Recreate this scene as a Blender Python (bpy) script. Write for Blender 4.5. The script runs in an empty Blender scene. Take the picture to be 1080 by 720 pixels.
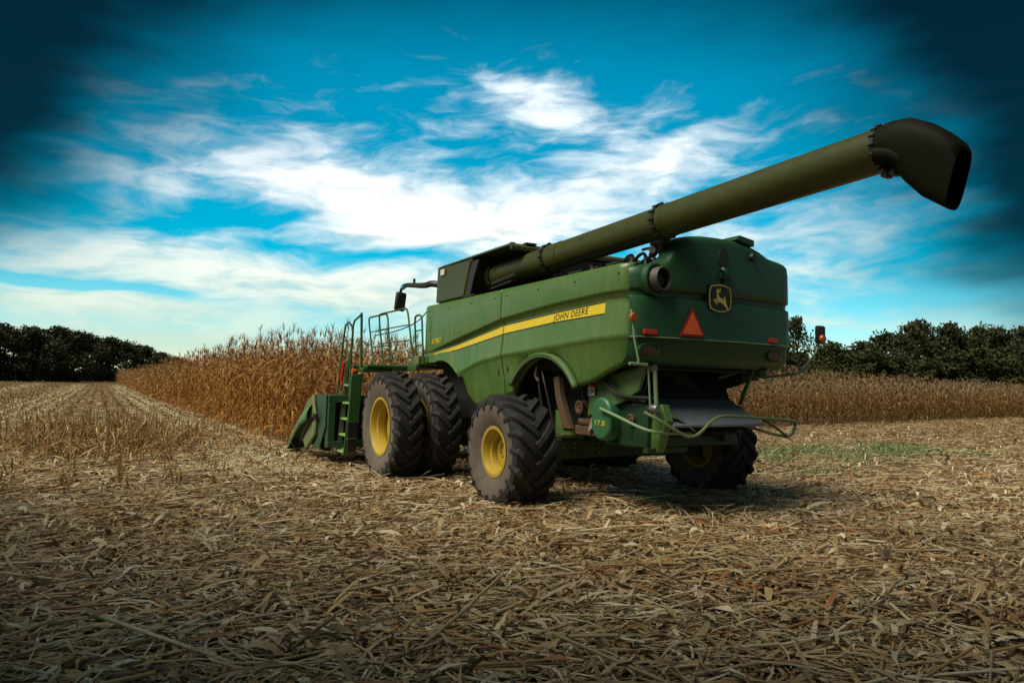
import bpy, bmesh, math, random
import numpy as np
from mathutils import Vector, Matrix

R = math.radians
random.seed(7)
rng = np.random.default_rng(11)
scene = bpy.context.scene
col = scene.collection

# ------------------------------------------------------------------ camera
cam_d = bpy.data.cameras.new('camera')
cam = bpy.data.objects.new('camera', cam_d)
col.objects.link(cam)
cam_d.sensor_width = 36.0
cam_d.lens = 36.0 * 757.0 / 1080.0
cam_d.clip_start = 0.05
cam_d.clip_end = 8000
EYE = 1.67
pitch, roll = math.atan(49 / 757), R(1.15)
fw = Vector((0, math.cos(pitch), math.sin(pitch)))
u0 = Vector((0, -math.sin(pitch), math.cos(pitch)))
r0 = Vector((1, 0, 0))
rr_ = r0 * math.cos(roll) + u0 * math.sin(roll)
uu_ = u0 * math.cos(roll) - r0 * math.sin(roll)
m3 = Matrix((rr_, uu_, -fw)).transposed()
cam.matrix_world = Matrix.Translation((0, 0, EYE)) @ m3.to_4x4()
scene.camera = cam

# ------------------------------------------------------------------ light
SUN_AZ, SUN_EL = R(-125), R(54)
sd = bpy.data.lights.new('sun', 'SUN')
sd.energy = 4.2
sd.angle = R(36)
sd.color = (1.0, 0.93, 0.80)
sun = bpy.data.objects.new('sun', sd)
col.objects.link(sun)
svec = Vector((math.sin(SUN_AZ) * math.cos(SUN_EL), math.cos(SUN_AZ) * math.cos(SUN_EL), math.sin(SUN_EL)))
sun.rotation_euler = svec.to_track_quat('Z', 'Y').to_euler()

scene.view_settings.view_transform = 'Standard'
scene.view_settings.look = 'None'
scene.view_settings.gamma = 1.0
scene.view_settings.exposure = -0.08
scene.view_settings.use_curve_mapping = False

# ------------------------------------------------------------------ sky
world = bpy.data.worlds.new('World')
scene.world = world
world.use_nodes = True
nt = world.node_tree
nt.nodes.clear()


class NB:
    """tiny node builder"""
    def __init__(s, t): s.t = t

    def n(s, typ, **kw):
        o = s.t.nodes.new(typ)
        for k, v in kw.items(): setattr(o, k, v)
        return o

    def link(s, a, b): s.t.links.new(a, b)

    def m(s, op, a, b=None, c=None, clamp=False):
        o = s.t.nodes.new('ShaderNodeMath'); o.operation = op; o.use_clamp = clamp
        for i, v in enumerate((a, b, c)):
            if v is None: continue
            if isinstance(v, (int, float)): o.inputs[i].default_value = v
            else: s.t.links.new(v, o.inputs[i])
        return o.outputs[0]

    def smooth(s, x, lo, hi, a=0.0, b=1.0):
        o = s.t.nodes.new('ShaderNodeMapRange'); o.interpolation_type = 'SMOOTHSTEP'
        s.t.links.new(x, o.inputs[0])
        for i, v in ((1, lo), (2, hi), (3, a), (4, b)): o.inputs[i].default_value = v
        return o.outputs[0]

    def noise(s, vec, scale, detail=5, rough=0.55, dist=0.0):
        o = s.t.nodes.new('ShaderNodeTexNoise')
        o.inputs['Scale'].default_value = scale; o.inputs['Detail'].default_value = detail
        o.inputs['Roughness'].default_value = rough; o.inputs['Distortion'].default_value = dist
        if vec is not None: s.t.links.new(vec, o.inputs['Vector'])
        return o

    def mix(s, f, a, b, blend='MIX'):
        o = s.t.nodes.new('ShaderNodeMix'); o.data_type = 'RGBA'; o.blend_type = blend
        for i, v in ((0, f), (6, a), (7, b)):
            if isinstance(v, (int, float)): o.inputs[i].default_value = v
            elif isinstance(v, tuple): o.inputs[i].default_value = (v[0], v[1], v[2], 1)
            else: s.t.links.new(v, o.inputs[i])
        return o.outputs[2]

    def ramp(s, fac, stops):
        o = s.t.nodes.new('ShaderNodeValToRGB')
        while len(o.color_ramp.elements) < len(stops): o.color_ramp.elements.new(0.5)
        for e, (p, c) in zip(o.color_ramp.elements, stops):
            e.position = p; e.color = (c[0], c[1], c[2], 1)
        s.t.links.new(fac, o.inputs[0])
        return o.outputs[0]


b = NB(nt)
out = b.n('ShaderNodeOutputWorld')
sky = b.n('ShaderNodeTexSky', sky_type='NISHITA', sun_disc=False)
sky.sun_elevation = SUN_EL
sky.sun_rotation = SUN_AZ
sky.air_density = 1.0
sky.dust_density = 0.2
sky.ozone_density = 3.0
hsv = b.n('ShaderNodeHueSaturation')
hsv.inputs['Hue'].default_value = 0.462
hsv.inputs['Saturation'].default_value = 1.75
hsv.inputs['Value'].default_value = 1.0
b.link(sky.outputs[0], hsv.inputs['Color'])
tc = b.n('ShaderNodeTexCoord')
sep = b.n('ShaderNodeSeparateXYZ'); b.link(tc.outputs['Generated'], sep.inputs[0])
DEG = 57.29578
az = b.m('MULTIPLY', b.m('ARCTAN2', sep.outputs[0], sep.outputs[1]), DEG)
el = b.m('MULTIPLY', b.m('ARCSINE', sep.outputs[2]), DEG)
# stretched sky coordinates for streaky clouds, warped
cmb = b.n('ShaderNodeCombineXYZ')
tilt = b.m('SUBTRACT', el, b.m('MULTIPLY', az, 0.06))
b.link(b.m('MULTIPLY', az, 0.055), cmb.inputs[0]); b.link(b.m('MULTIPLY', tilt, 0.17), cmb.inputs[1])
wn = b.noise(cmb.outputs[0], 1.3, 3, 0.5)
ws = b.n('ShaderNodeSeparateColor'); b.link(wn.outputs['Color'], ws.inputs[0])
azw = b.m('ADD', az, b.m('MULTIPLY', b.m('SUBTRACT', ws.outputs[0], 0.5), 11))
elw = b.m('ADD', el, b.m('MULTIPLY', b.m('SUBTRACT', ws.outputs[1], 0.5), 4))


def ellipse(a0, e0, sa, se, rot=0.0, w=1.0):
    dx, dy = b.m('SUBTRACT', azw, a0), b.m('SUBTRACT', elw, e0)
    c, s = math.cos(R(rot)), math.sin(R(rot))
    x = b.m('MULTIPLY', b.m('ADD', b.m('MULTIPLY', dx, c), b.m('MULTIPLY', dy, s)), 1 / sa)
    y = b.m('MULTIPLY', b.m('SUBTRACT', b.m('MULTIPLY', dy, c), b.m('MULTIPLY', dx, s)), 1 / se)
    q = b.m('ADD', b.m('MULTIPLY', x, x), b.m('MULTIPLY', y, y))
    g = b.m('POWER', 2.71828, b.m('MULTIPLY', q, -1.0))
    return b.m('MULTIPLY', g, w)


CLOUDS = [  # azimuth, elevation, half sizes, tilt, weight
    (-15.5, 15.8, 9.5, 2.7, -6, 0.85), (-7, 13.4, 9.5, 2.0, 4, 0.85), (-1, 12.4, 10, 2.6, 6, 0.7),
    (1.5, 22.3, 7.5, 2.3, -14, 0.85), (11, 17.2, 7.5, 2.2, 14, 0.72), (21, 12, 9, 2.6, 4, 0.5),
    (-25, 8.8, 19, 2.2, 0, 0.78), (-32, 4.8, 14, 1.8, 0, 0.7), (-8, 6.8, 15, 1.9, 2, 0.7), (-22, 2.6, 16, 1.0, 0, 0.35),
    (-29, 14.4, 6, 1.0, 0, 0.42), (16, 8, 12, 2.2, 0, 0.5), (27, 5.2, 12, 0.8, 0, 0.35),
    (-20.5, 12.4, 5.0, 1.0, 3, -0.6), (-12, 10.1, 7.0, 0.8, -3, -0.7), (-31.5, 6.6, 7.0, 0.42, -4, -1.5),
    (-62, 14, 14, 9, 0, 0.8), (-85, 26, 28, 14, 0, 0.8), (60, 12, 20, 4, 0, 0.5), (150, 20, 50, 6, 0, 0.4)]
tot = None
for cl in CLOUDS:
    e = ellipse(*cl)
    tot = e if tot is None else b.m('ADD', tot, e)
cmb2 = b.n('ShaderNodeCombineXYZ')
b.link(b.m('MULTIPLY', azw, 0.10), cmb2.inputs[0]); b.link(b.m('MULTIPLY', b.m('SUBTRACT', elw, b.m('MULTIPLY', azw, 0.05)), 0.32), cmb2.inputs[1])
fbm = b.noise(cmb2.outputs[0], 2.1, 10, 0.58, 0.1)
dens = b.m('ADD', b.m('SUBTRACT', tot, b.smooth(el, 20, 26, 0, 0.30)), b.m('MULTIPLY', b.m('SUBTRACT', fbm.outputs['Fac'], 0.5), 1.75))
mask = b.m('MULTIPLY', b.smooth(dens, -0.06, 1.08), 0.96)
mask = b.m('MULTIPLY', mask, b.smooth(el, -1.0, 1.5))
# vignette-like darkening added to the sky, high up and at both sides, thin bright cloud in the gap
dark = b.m('ADD', b.m('ADD', ellipse(-43, 15, 9, 8, 0, 0.85), ellipse(42, 13, 8, 9, 0, 0.85)), b.m('ADD', ellipse(-43, 27, 20, 14, 0, 1.3), ellipse(45, 25, 20, 18, 0, 1.45)))
dark = b.m('ADD', dark, b.smooth(el, 21, 35, 0, 0.85))
dark = b.m('ADD', dark, b.m('MULTIPLY', b.m('SUBTRACT', fbm.outputs['Fac'], 0.5), 0.15))
dark = b.m('MAXIMUM', b.smooth(dark, 0.0, 1.1), b.m('MULTIPLY', b.smooth(b.m('ABSOLUTE', az), 46, 75), 0.85))
tone = b.ramp(b.m('MULTIPLY', el, 1 / 24.0), [(0.0, (0.46, 0.55, 0.46)), (0.18, (0.64, 0.73, 0.60)), (0.36, (0.84, 0.88, 0.78)), (0.58, (0.98, 1.0, 0.98)), (1.0, (0.88, 0.95, 1.0))])
shade = b.smooth(fbm.outputs['Fac'], 0.25, 0.65, 0.85, 1.1)
ccol = b.mix(1.0, tone, shade, 'MULTIPLY')
bg_sky = b.n('ShaderNodeBackground'); b.link(hsv.outputs[0], bg_sky.inputs[0]); bg_sky.inputs[1].default_value = 0.15
bg_cl = b.n('ShaderNodeBackground'); b.link(ccol, bg_cl.inputs[0]); bg_cl.inputs[1].default_value = 1.22
bg_dk = b.n('ShaderNodeBackground'); bg_dk.inputs[1].default_value = 1.0
over = b.m('MAXIMUM', b.smooth(el, 31, 46), b.smooth(b.m('ABSOLUTE', az), 46, 75))  # grey set into the unseen sky overhead and aside for neutral fill
b.link(b.mix(over, (0.001, 0.006, 0.013), (0.075, 0.072, 0.06)), bg_dk.inputs[0])
m1 = b.n('ShaderNodeMixShader'); b.link(b.m('MULTIPLY', mask, b.m('SUBTRACT', 1.0, b.m('MULTIPLY', b.m('MULTIPLY', dark, b.m('LESS_THAN', b.m('ABSOLUTE', az), 50)), 0.9))), m1.inputs[0]); b.link(bg_sky.outputs[0], m1.inputs[1]); b.link(bg_cl.outputs[0], m1.inputs[2])
m2 = b.n('ShaderNodeMixShader'); b.link(b.m('MULTIPLY', dark, 0.95), m2.inputs[0]); b.link(m1.outputs[0], m2.inputs[1]); b.link(bg_dk.outputs[0], m2.inputs[2])
b.link(m2.outputs[0], out.inputs[0])
scene.cycles.sample_clamp_indirect = 4.0
scene.cycles.max_bounces = 6

# ------------------------------------------------------------------ frames
AZ = R(29.8)
O = Vector((1.70, 11.36, 0))
ROT = R(90) + AZ
FX, FY = (-math.sin(AZ), math.cos(AZ)), (-math.cos(AZ), -math.sin(AZ))


def toworld(X, Y):          # harvester frame (X ahead, Y left) -> world, scalars or arrays
    return O.x + FX[0] * X + FY[0] * Y, O.y + FX[1] * X + FY[1] * Y


def hgt(x, y):              # gentle rise of the land
    d = np.hypot(x, y)
    t = np.clip((d - 60) / 190.0, 0, 1)
    return 1.05 * t * t * (3 - 2 * t)


# ------------------------------------------------------------------ materials
MATS = {}


def material(name):
    m = bpy.data.materials.new(name); m.use_nodes = True
    MATS[name] = m
    return m, NB(m.node_tree), m.node_tree.nodes['Principled BSDF']


def paint(name, c, rough=0.4, metal=0.0, dust=0.0, dustcol=(0.30, 0.24, 0.14), coat=0.0, var=0.12, scale=3.0, spec=0.5, bump=0.0):
    m, nb, bs = material(name)
    tcn = nb.n('ShaderNodeTexCoord')
    n1 = nb.noise(tcn.outputs['Object'], scale, 6, 0.6)
    lo, hi = tuple(x * (1 - var) for x in c), tuple(min(1, x * (1 + var)) for x in c)
    base = nb.mix(n1.outputs['Fac'], lo, hi)
    if dust > 0:
        n2 = nb.noise(tcn.outputs['Object'], 1.7, 7, 0.65, 0.4)
        n3 = nb.noise(tcn.outputs['Object'], 45, 3, 0.6)
        mpp = nb.n('ShaderNodeMapping'); mpp.inputs['Scale'].default_value = (6, 6, 0.7); nb.link(tcn.outputs['Object'], mpp.inputs[0])
        n5 = nb.noise(mpp.outputs[0], 2.0, 5, 0.7)
        d = nb.m('MULTIPLY', nb.m('ADD', nb.m('MULTIPLY', nb.smooth(n2.outputs['Fac'], 0.2, 0.9), 0.75), nb.m('ADD', nb.m('MULTIPLY', n3.outputs['Fac'], 0.35), nb.m('MULTIPLY', nb.smooth(n5.outputs['Fac'], 0.4, 0.75), 0.6))), dust, clamp=True)
        base = nb.mix(d, base, dustcol)
        rg = nb.m('ADD', nb.m('MULTIPLY', d, 0.5), rough, clamp=True)
        nb.link(rg, bs.inputs['Roughness'])
    else:
        bs.inputs['Roughness'].default_value = rough
    nb.link(base, bs.inputs['Base Color'])
    bs.inputs['Metallic'].default_value = metal
    bs.inputs['Coat Weight'].default_value = coat
    bs.inputs['Specular IOR Level'].default_value = spec
    if bump:
        bp = nb.n('ShaderNodeBump'); bp.inputs['Strength'].default_value = bump; bp.inputs['Distance'].default_value = 0.01
        n4 = nb.noise(tcn.outputs['Object'], 60, 4, 0.6); nb.link(n4.outputs['Fac'], bp.inputs['Height']); nb.link(bp.outputs[0], bs.inputs['Normal'])
    return m


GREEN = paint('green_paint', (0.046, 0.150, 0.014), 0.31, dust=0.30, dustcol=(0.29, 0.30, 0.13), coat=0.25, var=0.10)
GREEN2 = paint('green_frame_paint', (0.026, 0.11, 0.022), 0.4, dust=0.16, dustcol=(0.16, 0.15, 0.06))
HOOD_SHADED = paint('shaded_green_hood_paint', (0.010, 0.070, 0.020), 0.42, dust=0.10, dustcol=(0.08, 0.12, 0.06), coat=0.1)  # body green darkened and cooled; the rear's shade put into its colour
OLIVE = paint('dusty_green_tube_paint', (0.040, 0.054, 0.006), 0.36, dust=0.26, dustcol=(0.11, 0.085, 0.022), coat=0.1)
YELLOW = paint('yellow_paint', (0.52, 0.36, 0.016), 0.45, dust=0.38, dustcol=(0.32, 0.24, 0.09))
STRIPE = paint('yellow_decal', (0.80, 0.60, 0.02), 0.4, dust=0.10)
BLACK = paint('black_plastic', (0.012, 0.013, 0.014), 0.45, dust=0.08)
DARK = paint('dark_machinery', (0.014, 0.014, 0.012), 0.65, dust=0.22, dustcol=(0.06, 0.05, 0.03))
BOOT = paint('black_spout_boot', (0.008, 0.009, 0.004), 0.6, dust=0.06, dustcol=(0.05, 0.045, 0.02), spec=0.12)
PLATE = paint('worn_black_plate', (0.20, 0.225, 0.26), 0.4, metal=0.3, dust=0.2, dustcol=(0.10, 0.11, 0.12), var=0.3, scale=9)
STEEL = paint('worn_steel', (0.30, 0.29, 0.27), 0.4, metal=0.8, dust=0.2)
TREAD = paint('tyre_rubber', (0.013, 0.013, 0.014), 0.68, dust=0.38, dustcol=(0.10, 0.09, 0.075), bump=0.3, spec=0.3)
WALLR = paint('dusty_tyre_sidewall', (0.07, 0.06, 0.048), 0.85, dust=0.8, dustcol=(0.21, 0.165, 0.115), var=0.3, bump=0.3)
RED = paint('red_reflector', (0.60, 0.025, 0.012), 0.25, var=0.05)
ORANGE = paint('orange_reflective_sheet', (1.0, 0.14, 0.02), 0.3, var=0.0)
DRED = paint('dark_red_border', (0.32, 0.008, 0.01), 0.4)
LENS = paint('dull_red_lens', (0.10, 0.02, 0.015), 0.25)
AMBER = paint('amber_lens', (0.48, 0.09, 0.014), 0.25)
GREYLENS = paint('grey_lamp_glass', (0.20, 0.19, 0.16), 0.25)
WHITE = paint('white_sticker', (0.72, 0.70, 0.62), 0.5)
TAN = paint('rusty_brown_steel', (0.11, 0.06, 0.028), 0.7, dust=0.3, dustcol=(0.16, 0.11, 0.06), var=0.35, scale=12)
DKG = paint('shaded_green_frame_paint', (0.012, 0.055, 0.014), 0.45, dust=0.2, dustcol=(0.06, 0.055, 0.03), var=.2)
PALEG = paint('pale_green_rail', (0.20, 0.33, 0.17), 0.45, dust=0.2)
HEADG = paint('header_dusty_green', (0.11, 0.17, 0.045), 0.5, dust=0.5, dustcol=(0.25, 0.24, 0.12))
SNOUT = paint('header_snout_green', (0.07, 0.20, 0.06), 0.4, dust=0.32, dustcol=(0.26, 0.30, 0.16))
TEALG = paint('header_frame_green', (0.010, 0.07, 0.035), 0.4, dust=0.12)
GLASS = paint('cab_glass', (0.01, 0.014, 0.016), 0.06)
CYAN = paint('blue_mirror_lamp', (0.10, 0.45, 0.60), 0.3)
DECAL_DARK = paint('dark_lettering', (0.03, 0.035, 0.012), 0.5)
DEERY = paint('emblem_yellow', (0.95, 0.78, 0.12), 0.45)
TREADY = paint('step_grip_green', (0.25, 0.42, 0.13), 0.5, dust=0.2)


def islands(name, stops, rough=0.75, zramp=None, patch=None, spec=0.25):
    m, nb, bs = material(name)
    g = nb.n('ShaderNodeNewGeometry')
    c = nb.ramp(g.outputs['Random Per Island'], stops)
    tcn = nb.n('ShaderNodeTexCoord')
    n1 = nb.noise(tcn.outputs['Object'], 14, 3, 0.6)
    c = nb.mix(nb.m('MULTIPLY', n1.outputs['Fac'], 0.42), c, (0.12, 0.07, 0.03))
    if zramp:
        sp = nb.n('ShaderNodeSeparateXYZ'); nb.link(tcn.outputs['Object'], sp.inputs[0])
        f = nb.smooth(sp.outputs[2], zramp[0], zramp[1])
        c = nb.mix(nb.m('MULTIPLY', f, zramp[3]), c, zramp[2])
    if patch:
        np1 = nb.noise(tcn.outputs['Object'], 0.9, 5, 0.65)
        np2 = nb.noise(tcn.outputs['Object'], 0.33, 4, 0.6, 0.5)
        c = nb.mix(nb.m('MULTIPLY', nb.smooth(np1.outputs['Fac'], 0.48, 0.70), 0.75), c, patch[0], 'MULTIPLY')
        c = nb.mix(nb.m('MULTIPLY', nb.smooth(np2.outputs['Fac'], 0.45, 0.65), 0.6), c, patch[1], 'MULTIPLY')
    nb.link(c, bs.inputs['Base Color'])
    bs.inputs['Roughness'].default_value = rough
    bs.inputs['Specular IOR Level'].default_value = spec
    return m


CORN = islands('dry_corn_leaf', [(0.0, (0.22, 0.08, 0.013)), (0.3, (0.46, 0.20, 0.034)), (0.55, (0.62, 0.31, 0.07)), (0.8, (0.30, 0.125, 0.028)), (1.0, (0.80, 0.58, 0.27))], zramp=(1.0, 2.8, (0.30, 0.175, 0.07), 0.55))
CORNT = islands('tan_corn_leaf', [(0.0, (0.11, 0.045, 0.011)), (0.3, (0.25, 0.12, 0.028)), (0.55, (0.36, 0.19, 0.05)), (0.8, (0.15, 0.07, 0.02)), (1.0, (0.58, 0.42, 0.20))], zramp=(1.0, 2.8, (0.26, 0.19, 0.11), 0.6))
RESI = islands('corn_residue', [(0.0, (0.12, 0.06, 0.025)), (0.12, (0.36, 0.24, 0.11)), (0.32, (0.66, 0.49, 0.21)), (0.46, (0.38, 0.15, 0.035)), (0.56, (0.62, 0.51, 0.30)), (0.72, (0.40, 0.28, 0.13)), (0.82, (0.78, 0.66, 0.40)), (1.0, (0.86, 0.75, 0.50))], patch=((0.74, 0.56, 0.40), (0.92, 0.90, 0.88)), rough=0.6, spec=0.4)
STUB = islands('corn_stubble', [(0.0, (0.22, 0.10, 0.03)), (0.35, (0.42, 0.27, 0.10)), (0.65, (0.24, 0.10, 0.028)), (1.0, (0.62, 0.52, 0.24))])
CHAFF = islands('pale_chaff', [(0.0, (0.42, 0.32, 0.15)), (0.5, (0.64, 0.53, 0.29)), (1.0, (0.74, 0.66, 0.42))])
HUSK = islands('pale_husk', [(0.0, (0.62, 0.55, 0.38)), (1.0, (0.70, 0.64, 0.48))])
GRASS = islands('weedy_grass', [(0.0, (0.10, 0.19, 0.05)), (0.6, (0.19, 0.28, 0.11)), (1.0, (0.34, 0.35, 0.17))])
LEAFA = islands('dark_tree_leaf', [(0.0, (0.008, 0.022, 0.007)), (0.6, (0.016, 0.038, 0.010)), (1.0, (0.034, 0.058, 0.014))])
LEAFB = islands('green_tree_leaf', [(0.0, (0.014, 0.032, 0.008)), (0.6, (0.028, 0.052, 0.010)), (1.0, (0.07, 0.08, 0.014))])
BARK = paint('tree_bark', (0.07, 0.055, 0.04), 0.9)


def ground_mat():
    m, nb, bs = material('straw_covered_soil')
    tcn = nb.n('ShaderNodeTexCoord')
    mp = nb.n('ShaderNodeMapping'); mp.inputs['Rotation'].default_value = (0, 0, -ROT); mp.inputs['Scale'].default_value = (0.35, 1.3, 1)
    nb.link(tcn.outputs['Object'], mp.inputs[0])
    rows = nb.noise(mp.outputs[0], 1.0, 5, 0.65)
    fine = nb.noise(tcn.outputs['Object'], 9, 8, 0.75)
    big = nb.noise(tcn.outputs['Object'], 0.08, 4, 0.6)
    f = nb.m('ADD', nb.m('MULTIPLY', rows.outputs['Fac'], 0.45), nb.m('MULTIPLY', fine.outputs['Fac'], 0.55))
    c = nb.ramp(f, [(0.34, (0.035, 0.022, 0.012)), (0.5, (0.15, 0.09, 0.04)), (0.62, (0.34, 0.25, 0.13)), (0.75, (0.45, 0.37, 0.22))])
    c = nb.mix(nb.m('MULTIPLY', nb.smooth(big.outputs['Fac'], 0.4, 0.7), 0.4), c, (0.20, 0.125, 0.06))
    nb.link(c, bs.inputs['Base Color'])
    bs.inputs['Roughness'].default_value = 0.95
    bs.inputs['Specular IOR Level'].default_value = 0.1
    bp = nb.n('ShaderNodeBump'); bp.inputs['Strength'].default_value = 0.8; bp.inputs['Distance'].default_value = 0.05
    nb.link(fine.outputs['Fac'], bp.inputs['Height']); nb.link(bp.outputs[0], bs.inputs['Normal'])
    return m


SOIL = ground_mat()


# ------------------------------------------------------------------ mesh helpers
def np_mesh(name, V, F, mat):
    me = bpy.data.meshes.new(name)
    V = np.ascontiguousarray(V, dtype=np.float32); F = np.ascontiguousarray(F, dtype=np.int32)
    me.vertices.add(len(V)); me.vertices.foreach_set('co', V.ravel())
    me.loops.add(F.size); me.loops.foreach_set('vertex_index', F.ravel())
    me.polygons.add(len(F)); me.polygons.foreach_set('loop_start', np.arange(len(F), dtype=np.int32) * F.shape[1])
    me.polygons.foreach_set('loop_total', np.full(len(F), F.shape[1], dtype=np.int32))
    me.update(calc_edges=True)
    me.polygons.foreach_set('use_smooth', np.ones(len(F), dtype=bool))
    me.materials.append(mat)
    return me


def link(name, me, parent=None, loc=None, rot=None):
    o = bpy.data.objects.new(name, me); col.objects.link(o)
    if parent: o.parent = parent
    if loc is not None: o.location = loc
    if rot is not None: o.rotation_euler = rot
    return o


def tag(o, label=None, cat=None, group=None, kind=None):
    for k, v in (('label', label), ('category', cat), ('group', group), ('kind', kind)):
        if v: o[k] = v
    return o


class MB:
    """collects shapes of one part"""
    def __init__(s):
        s.bm = bmesh.new(); s.mi = 0

    def face(s, vs):
        try:
            f = s.bm.faces.new(vs); f.material_index = s.mi; return f
        except ValueError:
            return None

    def box(s, lo, hi, M=None):
        v = [s.bm.verts.new((M @ Vector(p)) if M else p) for p in
             [(x, y, z) for x in (lo[0], hi[0]) for y in (lo[1], hi[1]) for z in (lo[2], hi[2])]]
        for q in ((0, 1, 3, 2), (4, 6, 7, 5), (0, 4, 5, 1), (2, 3, 7, 6), (0, 2, 6, 4), (1, 5, 7, 3)):
            s.face([v[i] for i in q])
        return s

    def hexa(s, a, c):      # two matching quads
        A = [s.bm.verts.new(p) for p in a]; B = [s.bm.verts.new(p) for p in c]
        n = len(A)
        s.face(A[::-1]); s.face(B)
        for i in range(n): s.face([A[i], A[(i + 1) % n], B[(i + 1) % n], B[i]])
        return s

    def prism(s, pts, off):  # 3d polygon swept by off
        off = Vector(off)
        return s.hexa([Vector(p) for p in pts], [Vector(p) + off for p in pts])

    def tube(s, path, r, seg=8, caps=True, smooth=0):
        P = [Vector(p) for p in path]
        for _ in range(smooth):
            Q = [P[0]]
            for i in range(len(P) - 1):
                Q += [P[i].lerp(P[i + 1], .25), P[i].lerp(P[i + 1], .75)]
            P = Q + [P[-1]]
        n = len(P); rings = []
        rad = r if callable(r) else (lambda t: r)
        up = None
        for i in range(n):
            t = (P[min(i + 1, n - 1)] - P[max(i - 1, 0)]).normalized()
            if up is None:
                up = Vector((0, 0, 1)) if abs(t.z) < .9 else Vector((1, 0, 0))
            sx = t.cross(up).normalized(); up = sx.cross(t).normalized()
            q = rad(i / max(1, n - 1))
            rings.append([s.bm.verts.new(P[i] + sx * (math.cos(a) * q) + up * (math.sin(a) * q)) for a in [2 * math.pi * k / seg for k in range(seg)]])
        for i in range(n - 1):
            for k in range(seg):
                s.face([rings[i][k], rings[i][(k + 1) % seg], rings[i + 1][(k + 1) % seg], rings[i + 1][k]])
        if caps:
            s.face(rings[0][::-1]); s.face(rings[-1])
        return s

    def lathe(s, prof, seg=48, axis='Y', M=None, matfn=None):
        rings = []
        for (h, r) in prof:
            ring = []
            for k in range(seg):
                a = 2 * math.pi * k / seg
                if axis == 'Y': p = Vector((math.cos(a) * r, h, math.sin(a) * r))
                elif axis == 'X': p = Vector((h, math.cos(a) * r, math.sin(a) * r))
                else: p = Vector((math.cos(a) * r, math.sin(a) * r, h))
                ring.append(s.bm.verts.new(M @ p if M else p))
            rings.append(ring)
        for i in range(len(prof) - 1):
            if matfn: s.mi = matfn(i)
            for k in range(seg):
                s.face([rings[i][k], rings[i][(k + 1) % seg], rings[i + 1][(k + 1) % seg], rings[i + 1][k]])
        return s

    def grid(s, rows, matfn=None):
        V = [[s.bm.verts.new(p) for p in r] for r in rows]
        for i in range(len(V) - 1):
            if matfn: s.mi = matfn(i)
            for j in range(len(V[i]) - 1):
                s.face([V[i][j], V[i][j + 1], V[i + 1][j + 1], V[i + 1][j]])
        return s

    def build(s, name, mats, parent=None, bevel=0.0, solid=0.0, sharp=35, label=None, merge=0.0, recalc=True):
        if merge: bmesh.ops.remove_doubles(s.bm, verts=s.bm.verts, dist=merge)
        if recalc: bmesh.ops.recalc_face_normals(s.bm, faces=s.bm.faces)
        me = bpy.data.meshes.new(name)
        s.bm.to_mesh(me); s.bm.free()
        for m in (mats if isinstance(mats, (list, tuple)) else [mats]): me.materials.append(m)
        me.polygons.foreach_set('use_smooth', np.ones(len(me.polygons), dtype=bool))
        me.set_sharp_from_angle(angle=R(sharp))
        o = link(name, me, parent)
        if solid:
            md = o.modifiers.new('thickness', 'SOLIDIFY'); md.thickness = solid; md.offset = 0
        if bevel:
            md = o.modifiers.new('edges', 'BEVEL'); md.width = bevel; md.segments = 2; md.limit_method = 'ANGLE'; md.angle_limit = R(40)
        if label: o['label'] = label
        return o


def empty(name, loc=(0, 0, 0), rz=0.0, parent=None):
    o = bpy.data.objects.new(name, None); col.objects.link(o)
    o.location = loc; o.rotation_euler = (0, 0, rz); o.empty_display_size = 0.2
    if parent: o.parent = parent
    return o


def copy_tree(o, parent=None):
    c = o.copy(); col.objects.link(c)
    if parent: c.parent = parent
    for ch in o.children: copy_tree(ch, c)
    return c


def lerp_pts(pts, x):
    pts = sorted(pts)
    return float(np.interp(x, [p[0] for p in pts], [p[1] for p in pts]))


def text_mesh(body, size, offset=0.0, shear=0.0, extrude=0.002, spacing=1.0):
    cu = bpy.data.curves.new('lettering', 'FONT'); cu.body = body; cu.size = size; cu.offset = offset; cu.shear = shear
    cu.extrude = extrude; cu.align_x = 'LEFT'; cu.space_character = spacing; cu.resolution_u = 3
    o = bpy.data.objects.new('lettering', cu); col.objects.link(o)
    dg = bpy.context.evaluated_depsgraph_get()
    me = bpy.data.meshes.new_from_object(o.evaluated_get(dg))
    bpy.data.objects.remove(o)
    return me


# ------------------------------------------------------------------ ground
rad = [0, 2, 5, 10, 20, 35, 50, 65, 80, 100, 120, 140, 160, 180, 200, 225, 250, 300, 400, 700, 1500, 4000]
NS = 96
V = [(0, 0, 0)]; F = []
for r_ in rad[1:]:
    for k in range(NS):
        a = 2 * math.pi * k / NS
        V.append((r_ * math.cos(a), r_ * math.sin(a), float(hgt(r_ * math.cos(a), r_ * math.sin(a)))))
bmg = bmesh.new(); vs = [bmg.verts.new(v) for v in V]
for k in range(NS): bmg.faces.new((vs[0], vs[1 + k], vs[1 + (k + 1) % NS]))
for i in range(len(rad) - 2):
    for k in range(NS):
        a, c = 1 + i * NS, 1 + (i + 1) * NS
        bmg.faces.new((vs[a + k], vs[c + k], vs[c + (k + 1) % NS], vs[a + (k + 1) % NS]))
me = bpy.data.meshes.new('ground'); bmg.to_mesh(me); bmg.free(); me.materials.append(SOIL)
tag(link('ground', me), kind='structure')

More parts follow.
